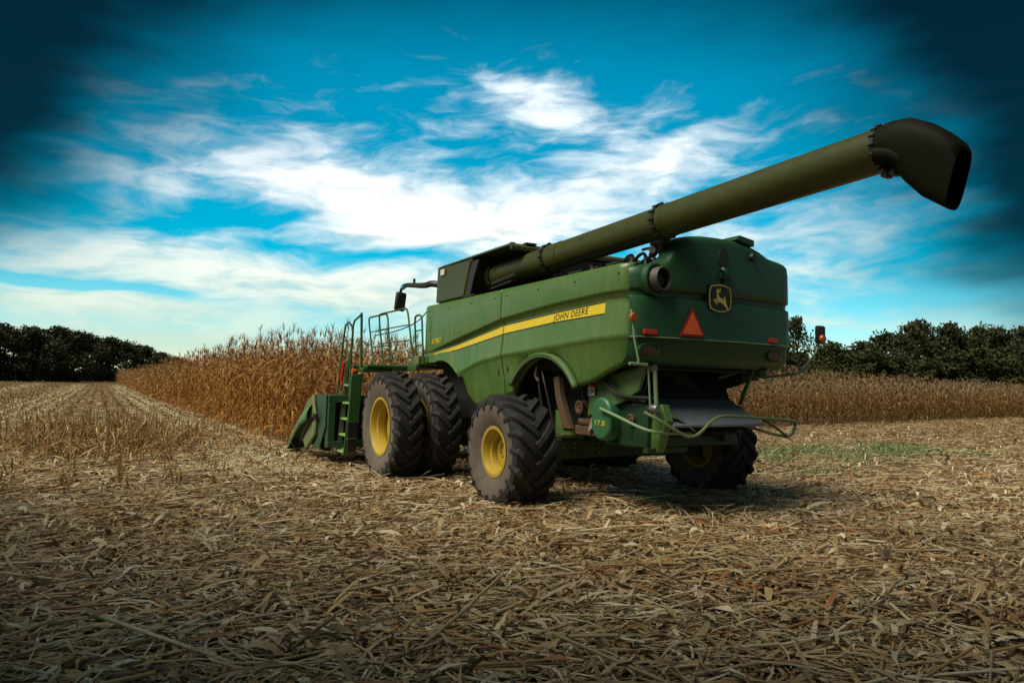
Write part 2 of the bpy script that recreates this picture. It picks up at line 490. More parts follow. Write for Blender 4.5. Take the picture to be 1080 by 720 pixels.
# ------------------------------------------------------------------ crop residue (loose leaves, husks and stalk bits)
def strips(c, th, ln, wd, z0, arch, pitch_, twist, cross=0.25, stations=4):
    n = len(th)
    s = np.linspace(-0.5, 0.5, stations)
    prof = np.interp(s, [-0.5, -0.2, 0.2, 0.5], [0.55, 1.0, 0.85, 0.12])
    d = np.stack([np.cos(th), np.sin(th)], 1); p = np.stack([-np.sin(th), np.cos(th)], 1)
    V = np.zeros((n, stations, 2, 3)); bend = rng.normal(0, 0.18, n)
    for i, si in enumerate(s):
        cx = c + d * (ln * si)[:, None] + p * (bend * ln * (si * si - 0.08) * 2)[:, None]
        zc = z0 + arch * (0.25 - si * si) * 4 + pitch_ * ln * (si + 0.5)
        tw = twist * (si + 0.3)
        hw = wd * prof[i] * 0.5
        for j, sg in enumerate((-1, 1)):
            V[:, i, j, :2] = cx + p * (hw * sg * np.cos(tw))[:, None]
            V[:, i, j, 2] = zc + hw * sg * np.sin(tw)
    base = np.arange(n)[:, None, None] * stations * 2
    F = np.array([[2 * i, 2 * i + 2, 2 * i + 3, 2 * i + 1] for i in range(stations - 1)])[None] + base
    return V.reshape(-1, 3), F.reshape(-1, 4)


def sticks(c, th, ln, rd, z0, pitch_, sides=5):
    n = len(th); V = np.zeros((n, 2, sides, 3))
    d = np.stack([np.cos(th) * np.cos(pitch_), np.sin(th) * np.cos(pitch_), np.sin(pitch_)], 1)
    p = np.stack([-np.sin(th), np.cos(th), np.zeros(n)], 1); q = np.cross(d, p)
    C3 = np.concatenate([c, z0[:, None]], 1)
    for i, e in enumerate((0.0, 1.0)):
        for k in range(sides):
            a = 2 * math.pi * k / sides
            V[:, i, k] = C3 + d * (ln * e)[:, None] + (p * math.cos(a) + q * math.sin(a)) * rd[:, None]
    base = np.arange(n)[:, None, None] * sides * 2
    F = np.array([[k, (k + 1) % sides, sides + (k + 1) % sides, sides + k] for k in range(sides)])
    F = F[None] + base
    return V.reshape(-1, 3), F.reshape(-1, 4)


def spread_points(n, dmin, dmax, power, wide=0.86):
    # density per area ~ d^-power
    e = 2 - power
    t = rng.random(n)
    d = (dmin ** e + t * (dmax ** e - dmin ** e)) ** (1 / e) if abs(e) > 1e-6 else dmin * (dmax / dmin) ** t
    x = (rng.random(n) * 2 - 1) * (wide * d + 1.2)
    return np.stack([x, d], 1), d


def relief(c):
    x, y = c[:, 0], c[:, 1]
    return 0.02 + 0.022 * (np.sin(x * 2.1 + 1.3 * np.sin(y * 1.1)) + np.sin(y * 1.7 + x * 0.6 + 2)) * 0.5 + 0.022


VV, FF = [], []
def addm(v, f):
    FF.append(f + sum(len(q) for q in VV)); VV.append(v)


for n, dmin, dmax, pw in ((27000, 2.6, 9.0, 0.0), (120000, 9.0, 110.0, 1.9)):
    c, d = spread_points(n, dmin, dmax, pw)
    sc = np.clip((d / 9.0), 1, 8) ** 0.28
    ln = rng.gamma(2.6, 0.115, n).clip(0.06, 0.95) * sc
    wd = rng.gamma(2.2, 0.0082, n).clip(0.004, 0.06) * sc
    th = np.where(rng.random(n) < 0.2, rng.normal(0.15, 0.5, n), rng.random(n) * math.pi * 2)
    z0 = relief(c) + rng.random(n) * 0.045
    tilt_ = np.where((rng.random(n) < 0.10) & (ln < .3 * sc), rng.random(n) * 0.7, rng.normal(0, 0.05, n))
    v, f = strips(c, th, ln, wd, z0, rng.random(n) ** 2 * 0.05, tilt_, rng.normal(0, 0.7, n))
    v[:, 2] = np.maximum(v[:, 2], 0.003)
    v[:, 2] += hgt(v[:, 0], v[:, 1])
    addm(v, f)
for n, dmin, dmax, pw in ((1700, 2.6, 9.0, 0.0), (5000, 9.0, 45.0, 2.0 + 1e-3)):   # broad curled husks and leaf ends
    c, d = spread_points(n, dmin, dmax, pw)
    v, f = strips(c, rng.random(n) * math.pi * 2, rng.uniform(0.08, 0.26, n), rng.uniform(0.025, 0.065, n), relief(c) + rng.random(n) * 0.06, rng.random(n) * 0.06, rng.normal(0.1, 0.2, n), rng.normal(0, 1.4, n))
    v[:, 2] = np.maximum(v[:, 2], 0.003); addm(v, f)
for n, dmin, dmax, pw in ((6500, 2.6, 9.0, 0.0), (17000, 9.0, 60.0, 1.9)):
    c, d = spread_points(n, dmin, dmax, pw)
    ln = rng.gamma(3.2, 0.11, n).clip(0.1, 1.1); rd = rng.gamma(4, .0019, n).clip(0.003, 0.013)
    v, f = sticks(c, np.where(rng.random(n) < .55, rng.normal(0.15, .5, n), rng.random(n) * math.pi * 2), ln, rd, relief(c) + rng.random(n) * 0.05, rng.normal(0.02, 0.09, n))
    addm(v, f)
tag(link('crop_residue', np_mesh('crop_residue', np.concatenate(VV), np.concatenate(FF), RESI)), kind='stuff')

# ------------------------------------------------------------------ stubble (cut stalk stumps in rows, left of the harvester)
VV, FF = [], []
pts = []
for k in range(44):
    Y = 3.7 + 0.76 * k
    x = 3.0 if k < 9 else -3.0
    while x < 230:
        if rng.random() < 0.72: pts.append((x, Y + rng.normal(0, 0.05)))
        x += 0.2 * max(1.0, (max(0.0, x) / 28.0) ** 1.3) * rng.uniform(0.7, 1.4)
for k in range(60):       # right-hand side before the standing crop
    Y = -6.0 - 0.76 * k
    x = 3.0
    while x < 9.4 + (3 - Y) * 0.2:
        if rng.random() < 0.5: pts.append((x, Y + rng.normal(0, 0.05)))
        x += 0.35 * rng.uniform(0.7, 1.5)
pts = np.array(pts); n = len(pts)
wx, wy = toworld(pts[:, 0], pts[:, 1]); c = np.stack([wx, wy], 1)
dd = np.hypot(wx, wy)
ln = rng.uniform(0.12, 0.34, n)
v, f = sticks(c, rng.random(n) * 6.28, ln, rng.uniform(0.008, 0.013, n) * np.clip(dd / 25, 1, 3), hgt(wx, wy), np.where(rng.random(n) < .2, rng.uniform(.4, 1, n), rng.normal(1.45, 0.15, n)))
addm(v, f)
# ragged leaves clinging to the stumps
rep = np.repeat(np.arange(n), 2); m_ = len(rep)
v, f = strips(c[rep] + rng.normal(0, 0.06, (m_, 2)), rng.random(m_) * 6.28, rng.uniform(0.15, 0.4, m_), rng.uniform(0.012, 0.03, m_) * np.clip(dd[rep] / 25, 1, 3), hgt(wx, wy)[rep] + rng.uniform(0.02, 0.12, m_), rng.random(m_) * 0.06, rng.uniform(-0.1, 0.5, m_), rng.normal(0, 0.8, m_))
addm(v, f)
# pale bands of chaff left along the harvested passes
q = 26000
bx = 4 + 150 * rng.random(q) ** 1.7; by_ = np.where(rng.random(q) < .45, rng.normal(4.3, .55, q), np.where(rng.random(q) < .5, rng.normal(10.4, .8, q), rng.normal(17, .9, q)))
wx, wy = toworld(bx, by_)
v, f = strips(np.stack([wx, wy], 1), rng.random(q) * 6.28, rng.uniform(0.12, 0.4, q), rng.uniform(0.012, 0.03, q) * np.clip(np.hypot(wx, wy) / 20, 1, 4), hgt(wx, wy) + 0.06 + rng.random(q) * 0.05, rng.random(q) * 0.05, rng.normal(0.05, 0.12, q), rng.normal(0, 0.6, q))
CH = (v, f)
# the ragged clump of unpicked broken stalks
q = 4200
cx = rng.normal(11.4, 2.1, q); cy = rng.normal(6.9, 1.25, q)
wx, wy = toworld(cx, cy); c = np.stack([wx, wy], 1)
v, f = sticks(c[:800], rng.random(800) * 6.28, rng.uniform(0.3, 0.95, 800), rng.uniform(0.006, 0.012, 800), np.zeros(800), rng.normal(1.2, 0.4, 800)); addm(v, f)
v, f = strips(c, rng.random(q) * 6.28, rng.uniform(0.25, 0.65, q), rng.uniform(0.014, 0.036, q), rng.uniform(0.02, 0.5, q) * rng.random(q), rng.random(q) * 0.1, rng.uniform(-0.4, 0.7, q), rng.normal(0, 0.9, q)); addm(v, f)
vv = np.concatenate(VV); vv[:, 2] = np.maximum(vv[:, 2], 0.0)
tag(link('corn_stubble', np_mesh('corn_stubble', vv, np.concatenate(FF), STUB)), kind='stuff')
tag(link('chaff', np_mesh('chaff', CH[0], CH[1], CHAFF)), kind='stuff')

# ------------------------------------------------------------------ green regrowth patch
VV, FF = [], []
q = 24000
cx = np.concatenate([rng.normal(3.9, 1.0, q), rng.normal(0.7, 0.3, 500)]); cy = np.concatenate([rng.uniform(-15.5, -6.6, q), rng.normal(-5.9, 0.55, 500)])
keep = np.sin(cx * 2.3 + cy) + np.sin(cy * 1.7) * 0.6 + rng.normal(0, .5, len(cx)) > -0.6
cx, cy = cx[keep], cy[keep]; q = len(cx)
wx, wy = toworld(cx, cy)
v, f = strips(np.stack([wx, wy], 1), rng.random(q) * 6.28, rng.uniform(0.06, 0.2, q), rng.uniform(0.008, 0.018, q), np.full(q, 0.02), rng.random(q) * 0.05, rng.uniform(0.2, 1.2, q), rng.normal(0, 0.5, q))
tag(link('weedy_grass', np_mesh('weedy_grass', v, f, GRASS)), kind='stuff')

# ------------------------------------------------------------------ corn plants
def corn_variant(seed, lite=False):
    g = np.random.default_rng(seed); V = []; F = []
    H = g.uniform(2.45, 2.8)
    lean = g.normal(0, 0.11, 2)
    def st(z): t = z / H; return np.array([lean[0] * t * t * H, lean[1] * t * t * H, z])
    sd_ = 3
    zs = np.linspace(0, H, 3 if lite else 5)
    for i, z in enumerate(zs):
        r = (0.014 - 0.010 * i / (len(zs) - 1)) * (1.5 if lite else 1)
        for k in range(sd_):
            a = 2 * math.pi * k / sd_; V.append(st(z) + [r * math.cos(a), r * math.sin(a), 0])
    for i in range(len(zs) - 1):
        for k in range(sd_): F.append([i * sd_ + k, i * sd_ + (k + 1) % sd_, (i + 1) * sd_ + (k + 1) % sd_, (i + 1) * sd_ + k])
    plane = g.uniform(0, 3.14)
    nl = 8 if lite else 13
    for k in range(nl):
        z = 0.18 + (H - 0.35) * (k + g.uniform(0, .6)) / nl
        a = plane + (k % 2) * math.pi + g.normal(0, 0.6)
        L = g.uniform(0.42, 0.78) * (1.0 if z < 2 else .75); w = g.uniform(0.035, 0.062) * (1.7 if lite else 1)
        ang = g.uniform(0.5, 1.25); droop = g.uniform(1.5, 3.0) * (1.0 if z < 2.1 else .7)
        S = 4 if lite else 6
        p = st(z); b0 = len(V); tw = g.normal(0, 0.8)
        for i in range(S):
            t = i / (S - 1)
            ww = w * (0.55 + 1.0 * t if t < .3 else 0.85 * (1.05 - t)) * 0.6
            aa = a + tw * t
            sx = np.array([-math.sin(aa), math.cos(aa), 0.5 * math.sin(tw + 5 * t)])
            V.append(p + sx * ww); V.append(p - sx * ww)
            e = ang - droop * min(1.0, t * 1.5)
            p = p + np.array([math.cos(a) * math.cos(e), math.sin(a) * math.cos(e), math.sin(e)]) * L / (S - 1)
            p[2] = max(p[2], 0.03)
        for i in range(S - 1): F.append([b0 + 2 * i, b0 + 2 * i + 1, b0 + 2 * i + 3, b0 + 2 * i + 2])
    # ear in its husk, hanging
    z = g.uniform(0.95, 1.25); a = g.uniform(0, 6.28); b0 = len(V)
    p0 = st(z) + np.array([math.cos(a), math.sin(a), 0]) * 0.03
    dn = np.array([math.cos(a) * .45, math.sin(a) * .45, -0.85 if g.random() < .7 else 0.85])
    for i, (t, r) in enumerate(((0, .012), (.09, .03), (.2, .024), (.27, .004))):
        for k in range(4):
            q_ = 2 * math.pi * k / 4 + .4; V.append(p0 + dn * t + np.array([math.cos(q_) * r, math.sin(q_) * r, 0]))
    for i in range(3):
        for k in range(4): F.append([b0 + i * 4 + k, b0 + i * 4 + (k + 1) % 4, b0 + (i + 1) * 4 + (k + 1) % 4, b0 + (i + 1) * 4 + k])
    # tassel
    top = st(H)
    for k in range(3 if lite else 7):
        a = g.uniform(0, 6.28); e = g.uniform(0.6, 1.5); L = g.uniform(0.16, 0.34)
        d = np.array([math.cos(a) * math.cos(e), math.sin(a) * math.cos(e), math.sin(e)]); sx = np.array([-math.sin(a), math.cos(a), 0]) * (0.014 if lite else 0.007)
        b0 = len(V); mid = top + d * L * .6; tip = top + d * L + np.array([math.cos(a), math.sin(a), -1]) * 0.05
        V += [top + sx, top - sx, mid - sx, mid + sx, tip - sx * .3, tip + sx * .3]
        F += [[b0, b0 + 1, b0 + 2, b0 + 3], [b0 + 3, b0 + 2, b0 + 4, b0 + 5]]
    return np.array(V), np.array(F)


FULL = [corn_variant(100 + i) for i in range(8)]
LITE = [corn_variant(200 + i, True) for i in range(6)]


def front(Y): return 9.75 + (3 - Y) * 0.205


plants = []
for k in range(11):
    Y = 2.75 - 0.76 * k; x = front(Y)
    while x < (330 if k < 4 else 120):
        plants.append((x + rng.normal(0, .03), Y + rng.normal(0, 0.05)))
        x += (0.17 if x < 40 else 0.26 if x < 80 else 0.6 if x < 170 else 1.2) * rng.uniform(.75, 1.25)
for k in range(11, 190):
    Y = 2.75 - 0.76 * k; x = front(Y); x1 = x + 3.0
    while x < x1 + 22:
        plants.append((x + rng.normal(0, .03), Y + rng.normal(0, 0.06)))
        x += (0.2 if x < x1 else 1.1) * rng.uniform(.7, 1.3)
plants = np.array(plants)
pwx, pwy = toworld(plants[:, 0], plants[:, 1]); pd = np.hypot(pwx, pwy)
pz = rng.random(len(plants)) * 6.28; ps = rng.normal(1.07, 0.055, len(plants)).clip(.9, 1.2) * np.where(plants[:, 1] < -14, 0.93, 1.0)
ph = hgt(pwx, pwy)
# the 300 plants nearest the camera along the two open edges are things of their own
edge = (plants[:, 1] > 1.6) & (plants[:, 0] > front(plants[:, 1]) - .2)
cand = np.where(edge)[0]; cand = cand[np.argsort(pd[cand])][:300]
own = np.zeros(len(plants), bool); own[cand] = True
cmesh = [np_mesh('corn_plant', v, f, CORN) for v, f in FULL]
for i in cand:
    o = link('corn_plant', cmesh[i % 8], None, (pwx[i], pwy[i], ph[i]), (0, 0, pz[i])); o.scale = (ps[i],) * 3
    tag(o, 'dry brown corn plant standing in the cut edge of the crop left of the header', 'corn plant', 'corn plants along the open edge of the standing crop')
VV, FF, MI = [], [], []; off = 0
isfar = pd > 48
for setv, sel in ((FULL, ~isfar & ~own), (LITE, isfar & ~own)):
    idx = np.where(sel)[0]; var = rng.integers(0, len(setv), len(idx))
    for j, (v, f) in enumerate(setv):
        ii = idx[var == j]
        if not len(ii): continue
        ca, sa = np.cos(pz[ii])[:, None], np.sin(pz[ii])[:, None]; s_ = ps[ii][:, None]
        W = np.stack([(v[None, :, 0] * ca - v[None, :, 1] * sa) * s_ + pwx[ii][:, None], (v[None, :, 0] * sa + v[None, :, 1] * ca) * s_ + pwy[ii][:, None], v[None, :, 2] * s_ + ph[ii][:, None]], 2)
        VV.append(W.reshape(-1, 3)); FF.append((f[None] + (np.arange(len(ii)) * len(v))[:, None, None]).reshape(-1, 4) + off); off += len(ii) * len(v); MI.append(np.repeat((plants[ii, 1] < -12).astype(np.int32), len(f)))
me = np_mesh('standing_corn', np.concatenate(VV), np.concatenate(FF), CORN); me.materials.append(CORNT); me.polygons.foreach_set('material_index', np.concatenate(MI))
tag(link('standing_corn', me), kind='stuff')

# ------------------------------------------------------------------ trees
def tree_meshes(seed, leafmat, low=0.12, leaves=3000, full=False):
    g = random.Random(seed); ng = np.random.default_rng(seed)
    mb = MB(); H = 10.0
    path = [(0, 0, 0)]
    for i in range(1, 6): path.append((path[-1][0] + g.uniform(-.25, .25), path[-1][1] + g.uniform(-.25, .25), i * 1.5))
    mb.tube(path, lambda t: 0.26 * (1 - t) + 0.05, 7)
    clumps = []
    nb_ = 24
    for k in range(nb_):
        z = H * (low + (0.93 - low) * (k + g.random()) / nb_)
        a = g.random() * 6.28; t = z / H
        rad_ = 3.4 * (math.sin(min(1, max(.12, (1.05 - t) * 1.5)) * math.pi * .5)) * g.uniform(.3, 1.0)
        c = Vector((math.cos(a) * rad_, math.sin(a) * rad_, z))
        clumps.append((c, g.uniform(0.9, 1.7)))
        b0 = Vector(path[min(5, max(1, int(z / 1.7)))]); b0.z = min(b0.z, z * .85)
        mb.tube([b0, b0.lerp(c, .5) + Vector((0, 0, .2)), c], lambda t: 0.09 * (1 - t) + .015, 5)
    clumps.append((Vector((g.uniform(-.5, .5), g.uniform(-.5, .5), 9.2)), 1.0))
    bm_trunk = mb
    cs, rs = np.array([list(c) for c, r in clumps]), np.array([r for c, r in clumps])
    which = ng.integers(0, len(cs), leaves)
    dirs = ng.normal(size=(leaves, 3)); dirs /= np.linalg.norm(dirs, axis=1)[:, None]
    rr2 = ng.random(leaves) ** 0.45 * ng.uniform(.75, 1.2, leaves)
    P = cs[which] + dirs * (rs[which] * rr2)[:, None] * np.array([1.25, 1.25, .85])
    nrm = ng.normal(size=(leaves, 3)); nrm /= np.linalg.norm(nrm, axis=1)[:, None]
    t1 = np.cross(nrm, ng.normal(size=(leaves, 3))); t1 /= np.linalg.norm(t1, axis=1)[:, None]; t2 = np.cross(nrm, t1)
    sz = ng.uniform(.11, .30, leaves)[:, None]
    Vv = np.stack([P + t1 * sz, P + t2 * sz * .7, P - t1 * sz, P - t2 * sz * .7], 1).reshape(-1, 3)
    return bm_trunk, Vv, np.arange(leaves * 4).reshape(-1, 4), leafmat


PROTO = []
for s_, lm, lo_, nl_ in ((1, LEAFA, .03, 6500), (2, LEAFA, .02, 6500), (3, LEAFB, .05, 5000), (4, LEAFB, .16, 2600), (5, LEAFA, .03, 6000), (6, LEAFB, .03, 5500), (7, LEAFA, .58, 8500)):
    mb, v, f, lm = tree_meshes(s_, lm, lo_, nl_)
    root = empty('tree')
    mb.build('trunk', BARK, root)
    link('crown', np_mesh('crown', v, f, lm), root)
    PROTO.append(root)
used = set()


def tree(kind, az_deg, dist, height, width, label, group, name):
    src = PROTO[kind]
    root = src if kind not in used else copy_tree(src)
    used.add(kind)
    root.name = name
    x, y = math.sin(R(az_deg)) * dist, math.cos(R(az_deg)) * dist
    root.location = (x, y, float(hgt(x, y)) - 0.1)
    root.rotation_euler = (0, 0, random.random() * 6.28)
    root.scale = (width / 8.5, width / 8.5, height / 10.0)
    tag(root, label, 'tree', group)


for i in range(19):     # dark wood beyond the left stubble
    a = -42 + i * 1.06 + random.uniform(-.2, .2); dist = 200 + max(0, i - 9) * 16 + (i % 2) * 9
    h = 0.80 * [14.5, 14, 15.5, 15, 16, 15.5, 16.5, 15, 16, 17, 16.5, 17.5, 17, 17, 16, 14.5, 13, 11, 9][i]
    tree((0, 1, 4)[i % 3], a, dist, h, random.uniform(13, 17), 'dark leafy tree in the wood beyond the left stubble field', 'trees of the dark wood on the left', 'tree')
for i in range(15):     # low trees on the skyline between the wood and the harvester
    a = -22.5 + i * 1.15; tree((1, 4)[i % 2], a, 330 + (i % 3) * 20, random.uniform(7, 10.5), random.uniform(11, 16), 'small distant dark tree just above the standing corn tops', 'far trees above the corn', 'tree')
# the tree row on the right: (azimuth, distance, height, width, proto)
tree(3, 21.6, 125, 14.0, 8.0, 'loose yellow green tree with sky gaps right beside the green machine', None, 'tree')
tree(5, 20.2, 122, 10.5, 9.5, 'low rounded green tree partly hidden by the rear of the machine', None, 'tree')
tree(2, 24.0, 120, 9.5, 10.0, 'short bright green tree behind the red warning lamp on its arm', None, 'tree')
for i in range(17):
    a = 25.3 + i * 1.02 + random.uniform(-.25, .25)
    h = [8.5, 10.5, 12.5, 11, 13.8, 11.5, 12.6, 11.4, 13.2, 11.8, 12.4, 11.4, 12.3, 11.4, 12, 11.5, 12][i]
    tree((0, 5, 1, 4, 0, 1)[i % 6], a, 128 + (i % 3) * 7, h, random.uniform(8, 10.5), 'dark tree in the row behind the right corn strip', 'trees in the row on the right', 'tree')
for i in range(16):     # lower shrubs filling the row
    a = 16.5 + i * 1.7; tree((5, 0)[i % 2], a, 118 + (i % 2) * 4, random.uniform(6.8, 8.4), random.uniform(8, 11), 'bushy low tree filling the foot of the right tree row', 'low bushy trees behind the right corn', 'tree')

# ================================================================== combine harvester
H = empty('combine_harvester', O, ROT)
tag(H, 'large green combine harvester with long unloading auger, seen from behind in the corn', 'combine harvester')

# ---- wheels
def tyre_profile(w, Rr, rim):
    h = Rr - 0.05
    half = [(0.30 * w, rim - .01), (0.38 * w, rim + 0.015), (0.455 * w, rim + (h - rim) * .28), (0.495 * w, rim + (h - rim) * .55), (0.49 * w, rim + (h - rim) * .74),
            (0.46 * w, rim + (h - rim) * .90), (0.40 * w, rim + (h - rim) * .965), (0.2 * w, h - .004), (0, h)]
    return [(-a, r) for a, r in half[:-1]] + [half[-1]] + [(a, r) for a, r in half[:-1]][::-1]


def tyre_mesh(w, Rr, rim, lugs, lw, hook):
    mb = MB()
    prof = tyre_profile(w, Rr, rim)
    n = len(prof)
    mb.lathe(prof, 64, matfn=lambda i: 1 if (i < 4 or i >= n - 5) else 0)
    half = prof[n // 2:n - 3]; hy = [p[0] for p in half]; hr = [p[1] for p in half]
    def surf(y): return float(np.interp(abs(y), hy, hr))
    # outermost shoulder point first
    for side in (-1, 1):
        for k in range(lugs):
            ph0 = 2 * math.pi * (k + (0.5 if side > 0 else 0)) / lugs
            secs = []
            for t in (0, .10, .22, .45, .7, 0.92, 1.0):
                y = side * (0.492 * w * (1 - t) - 0.035 * w * t)
                ang = ph0 + hook * (t ** 0.8) * 0.62 * w / Rr
                top = min(Rr, surf(y) + 0.062 if t > .15 else surf(y) + 0.022 + .20 * t)
                if t == 1.0: top -= .02
                base = surf(y) - 0.02
                wd = lw * (1.15 if t < .3 else 1.0)
                sec = []
                for (rr, dw) in ((base, wd * .62), (top, wd * .40), (top, -wd * .40), (base, -wd * .62)):
                    a = ang + dw / Rr
                    yy = y + (dw * 0.55 * side)
                    sec.append(mb.bm.verts.new((math.cos(a) * rr, yy, math.sin(a) * rr)))
                secs.append(sec)
            mb.mi = 0
            for i in range(len(secs) - 1):
                for q in range(4):
                    mb.face([secs[i][q], secs[i][(q + 1) % 4], secs[i + 1][(q + 1) % 4], secs[i + 1][q]])
            mb.face(secs[0]); mb.face(secs[-1][::-1])
    return mb


def make_wheel(w, Rr, rim, lugs, lw, dish, hook=1):
    root = empty('wheel')
    tyre_mesh(w, Rr, rim, lugs, lw, hook).build('tyre', [TREAD, WALLR], root, sharp=32)
    mb = MB()
    o = 0.38 * w
    mb.lathe([(-o, rim + .0), (-o - .012, rim + .015), (-o - .012, rim - .03), (-o + .03, rim - .05), (-o + .09, rim - .055), (-.05, rim - .10), (0.0, rim - .11), (o - .10, rim - .10), (o - .085, rim - .062), (o - .03, rim - .055), (o, rim - .035), (o + .014, rim - .03), (o + .014, rim + .016), (o, rim + .0)], 56)
    d = o - dish
    mb.lathe([(d, rim - .085), (d + .015, rim - .16), (d + .05, rim * .62), (d + .05, rim * .42), (d + .02, rim * .40), (d + .02, 0.0)], 40)
    mb.lathe([(d - .04, rim - .085), (d - .02, rim * .5), (d - .02, 0)], 40)
    for k in range(10):
        a = 2 * math.pi * k / 10; p = (math.cos(a) * rim * .36, d + .02, math.sin(a) * rim * .36)
        mb.tube([p, (p[0], p[1] + .02, p[2])], .014, 6)
    mb.tube([(0, d, 0), (0, d + .05, 0)], rim * .2, 20)
    mb.build('rim', YELLOW, root, sharp=28)
    return root


WB, RF, RRW = 3.40, 0.985, 0.815
fwl = make_wheel(0.53, RF, 0.515, 23, 0.062, 0.29)
rwl = make_wheel(0.70, RRW, 0.350, 18, 0.075, 0.22)
SINK = 0.05
def put(w, X, Y, Rr, rz=0.0, spin=0.0):
    w.parent = H; w.location = (X, Y, Rr - SINK); w.rotation_euler = (0, spin, rz)
put(fwl, WB, 2.50, RF)
for (X, Y, rz, sp_) in ((WB, 1.77, 0, .09), (WB, -1.77, math.pi, .2), (WB, -2.50, math.pi, .1)):
    put(copy_tree(fwl), X, Y, RF, rz, sp_)
put(rwl, 0, 1.95, RRW)
put(copy_tree(rwl), 0, -1.95, RRW, math.pi, .12)

# ---- side panels
Z_TOP = 3.27
CT = [(4.3, 2.29), (4.1, 2.33), (2.87, 2.53), (1.14, 2.785), (-0.35, 2.885), (-1.54, 2.925), (-2.1, 2.92)]
CB = [(4.3, 2.28), (4.1, 2.31), (2.87, 2.46), (1.13, 2.705), (-.35, 2.785), (-1.59, 2.83), (-2.1, 2.82)]
ST = [(3.88, 2.305), (2.87, 2.432), (1.13, 2.67), (-.35, 2.75), (-1.57, 2.80), (-2.1, 2.80)]
SB = [(3.88, 2.285), (2.86, 2.35), (1.06, 2.55), (-.36, 2.63), (-1.55, 2.66), (-2.1, 2.66)]
LC = [(4.3, 1.5), (2.71, 1.91), (1.93, 2.09), (1.11, 2.18), (-.37, 2.265), (-1.56, 2.33), (-2.1, 2.33)]
ARF_C, ARF_R = (3.50, 1.02), 1.14
ARR_C, ARR_R = (-0.02, 1.08), 1.05


def zbot(X):
    base = lerp_pts([(4.3, 2.13), (3.5, 2.13), (2.2, 1.36), (2.1, 1.36), (0.86, 1.60), (0.8, 1.62), (-0.8, 1.70), (-1.2, 1.78), (-1.65, 1.94), (-2.1, 2.08)], X)
    z = base
    for (cx, cz), r_ in ((ARF_C, ARF_R), (ARR_C, ARR_R)):
        if abs(X - cx) < r_: z = max(z, cz + math.sqrt(r_ * r_ - (X - cx) ** 2))
    return min(z, 2.19)


def edge_in(X):   # plan rounding at the rear corner
    return 0.0 if X > -1.84 else 0.21 - math.sqrt(max(0.0, 0.21 ** 2 - (X + 1.84) ** 2))


def side_rows(X):
    zt, zb, zl = lerp_pts(CT, X), lerp_pts(CB, X), lerp_pts(LC, X)
    amp = max(0.0, min(1.0, (4.15 - X) / 1.2))
    bt = zbot(X)
    la = max(0.0, min(1.0, (2.9 - X) / .5))
    ins = .066 * amp
    rows = [(Z_TOP - .01, 1.36), (Z_TOP, 1.45), (Z_TOP - .006, 1.482), (Z_TOP - .025, 1.504), (Z_TOP - .07, 1.515), ((Z_TOP + zt) / 2, 1.523), (zt + .02, 1.523), (zt, 1.520),
            (zt - .012, 1.512 - .1 * ins), (zb + .014, 1.52 - ins), (zb - .008, 1.52 - ins), (zb - .05, 1.52 - .95 * ins), ((zb + zl) / 2, 1.52 - .55 * ins), (zl + .05, 1.517 - .12 * ins), (zl + .012, 1.516), (zl - .010, 1.512 - .012 * la),
            (zl - .06, 1.512 - .026 * la), ((zl + bt) / 2, 1.49 - .045 * la), (bt + .05, 1.47 - .055 * la), (bt + .012, 1.46 - .055 * la), (bt, 1.44 - .055 * la), (bt + .004, 1.32)]
    out_ = []
    zprev = 99
    n = len(rows)
    for i, (z, y) in enumerate(rows):
        if i < n - 1: z = max(z, bt + (n - 2 - i) * .0012)
        out_.append((X, y - edge_in(X), z))
    return out_


def yside(X, z):
    q = sorted((p[2], p[1]) for p in side_rows(X)[4:-2])
    return float(np.interp(z, [a for a, c in q], [c for a, c in q]))


def side_panel(x0, x1, sg, name='side_panel'):
    xs = list(np.linspace(x0, x1, max(8, int(abs(x1 - x0) / .035))))
    xs += [a for a in (ARR_C[0] - ARR_R, ARR_C[0] + ARR_R, ARF_C[0] - ARF_R) if min(x0, x1) < a < max(x0, x1)]
    xs = sorted(xs)
    cols = [side_rows(x) for x in xs]
    rows = [[(c[i][0], c[i][1] * sg, c[i][2]) for c in cols] for i in range(len(cols[0]))]
    mb = MB(); mb.grid(rows)
    return mb.build(name, GREEN, H, solid=0.012, sharp=50)


SEAM = 1.13
pr = side_panel(-2.035, SEAM - .012, 1)
pf = side_panel(SEAM + .012, 4.22, 1)
side_panel(-2.035, SEAM - .012, -1); side_panel(SEAM + .012, 4.22, -1)

# arch lips
def arch_lip(c, r_, a0, a1, parent):
    mb = MB(); rows = [[], [], [], []]
    for k in range(33):
        a = R(a0 + (a1 - a0) * k / 32)
        for i, (dr, y) in enumerate(((.004, 1.36), (.004, 1.45), (.03, 1.475), (.075, 1.44)) if r_ > 1.1 else ((.004, 1.38), (.004, 1.50), (.05, 1.515), (.085, 1.46))):
            rows[i].append((c[0] + math.cos(a) * (r_ + dr), y, c[1] + math.sin(a) * (r_ + dr)))
    mb.grid(rows); return mb.build('arch_lip', GREEN if r_ > 1.1 else paint('arch_lip_green', (.07, .17, .05), .38, dust=.3), parent, solid=.008)
arch_lip(ARR_C, ARR_R, 36, 146, pr)

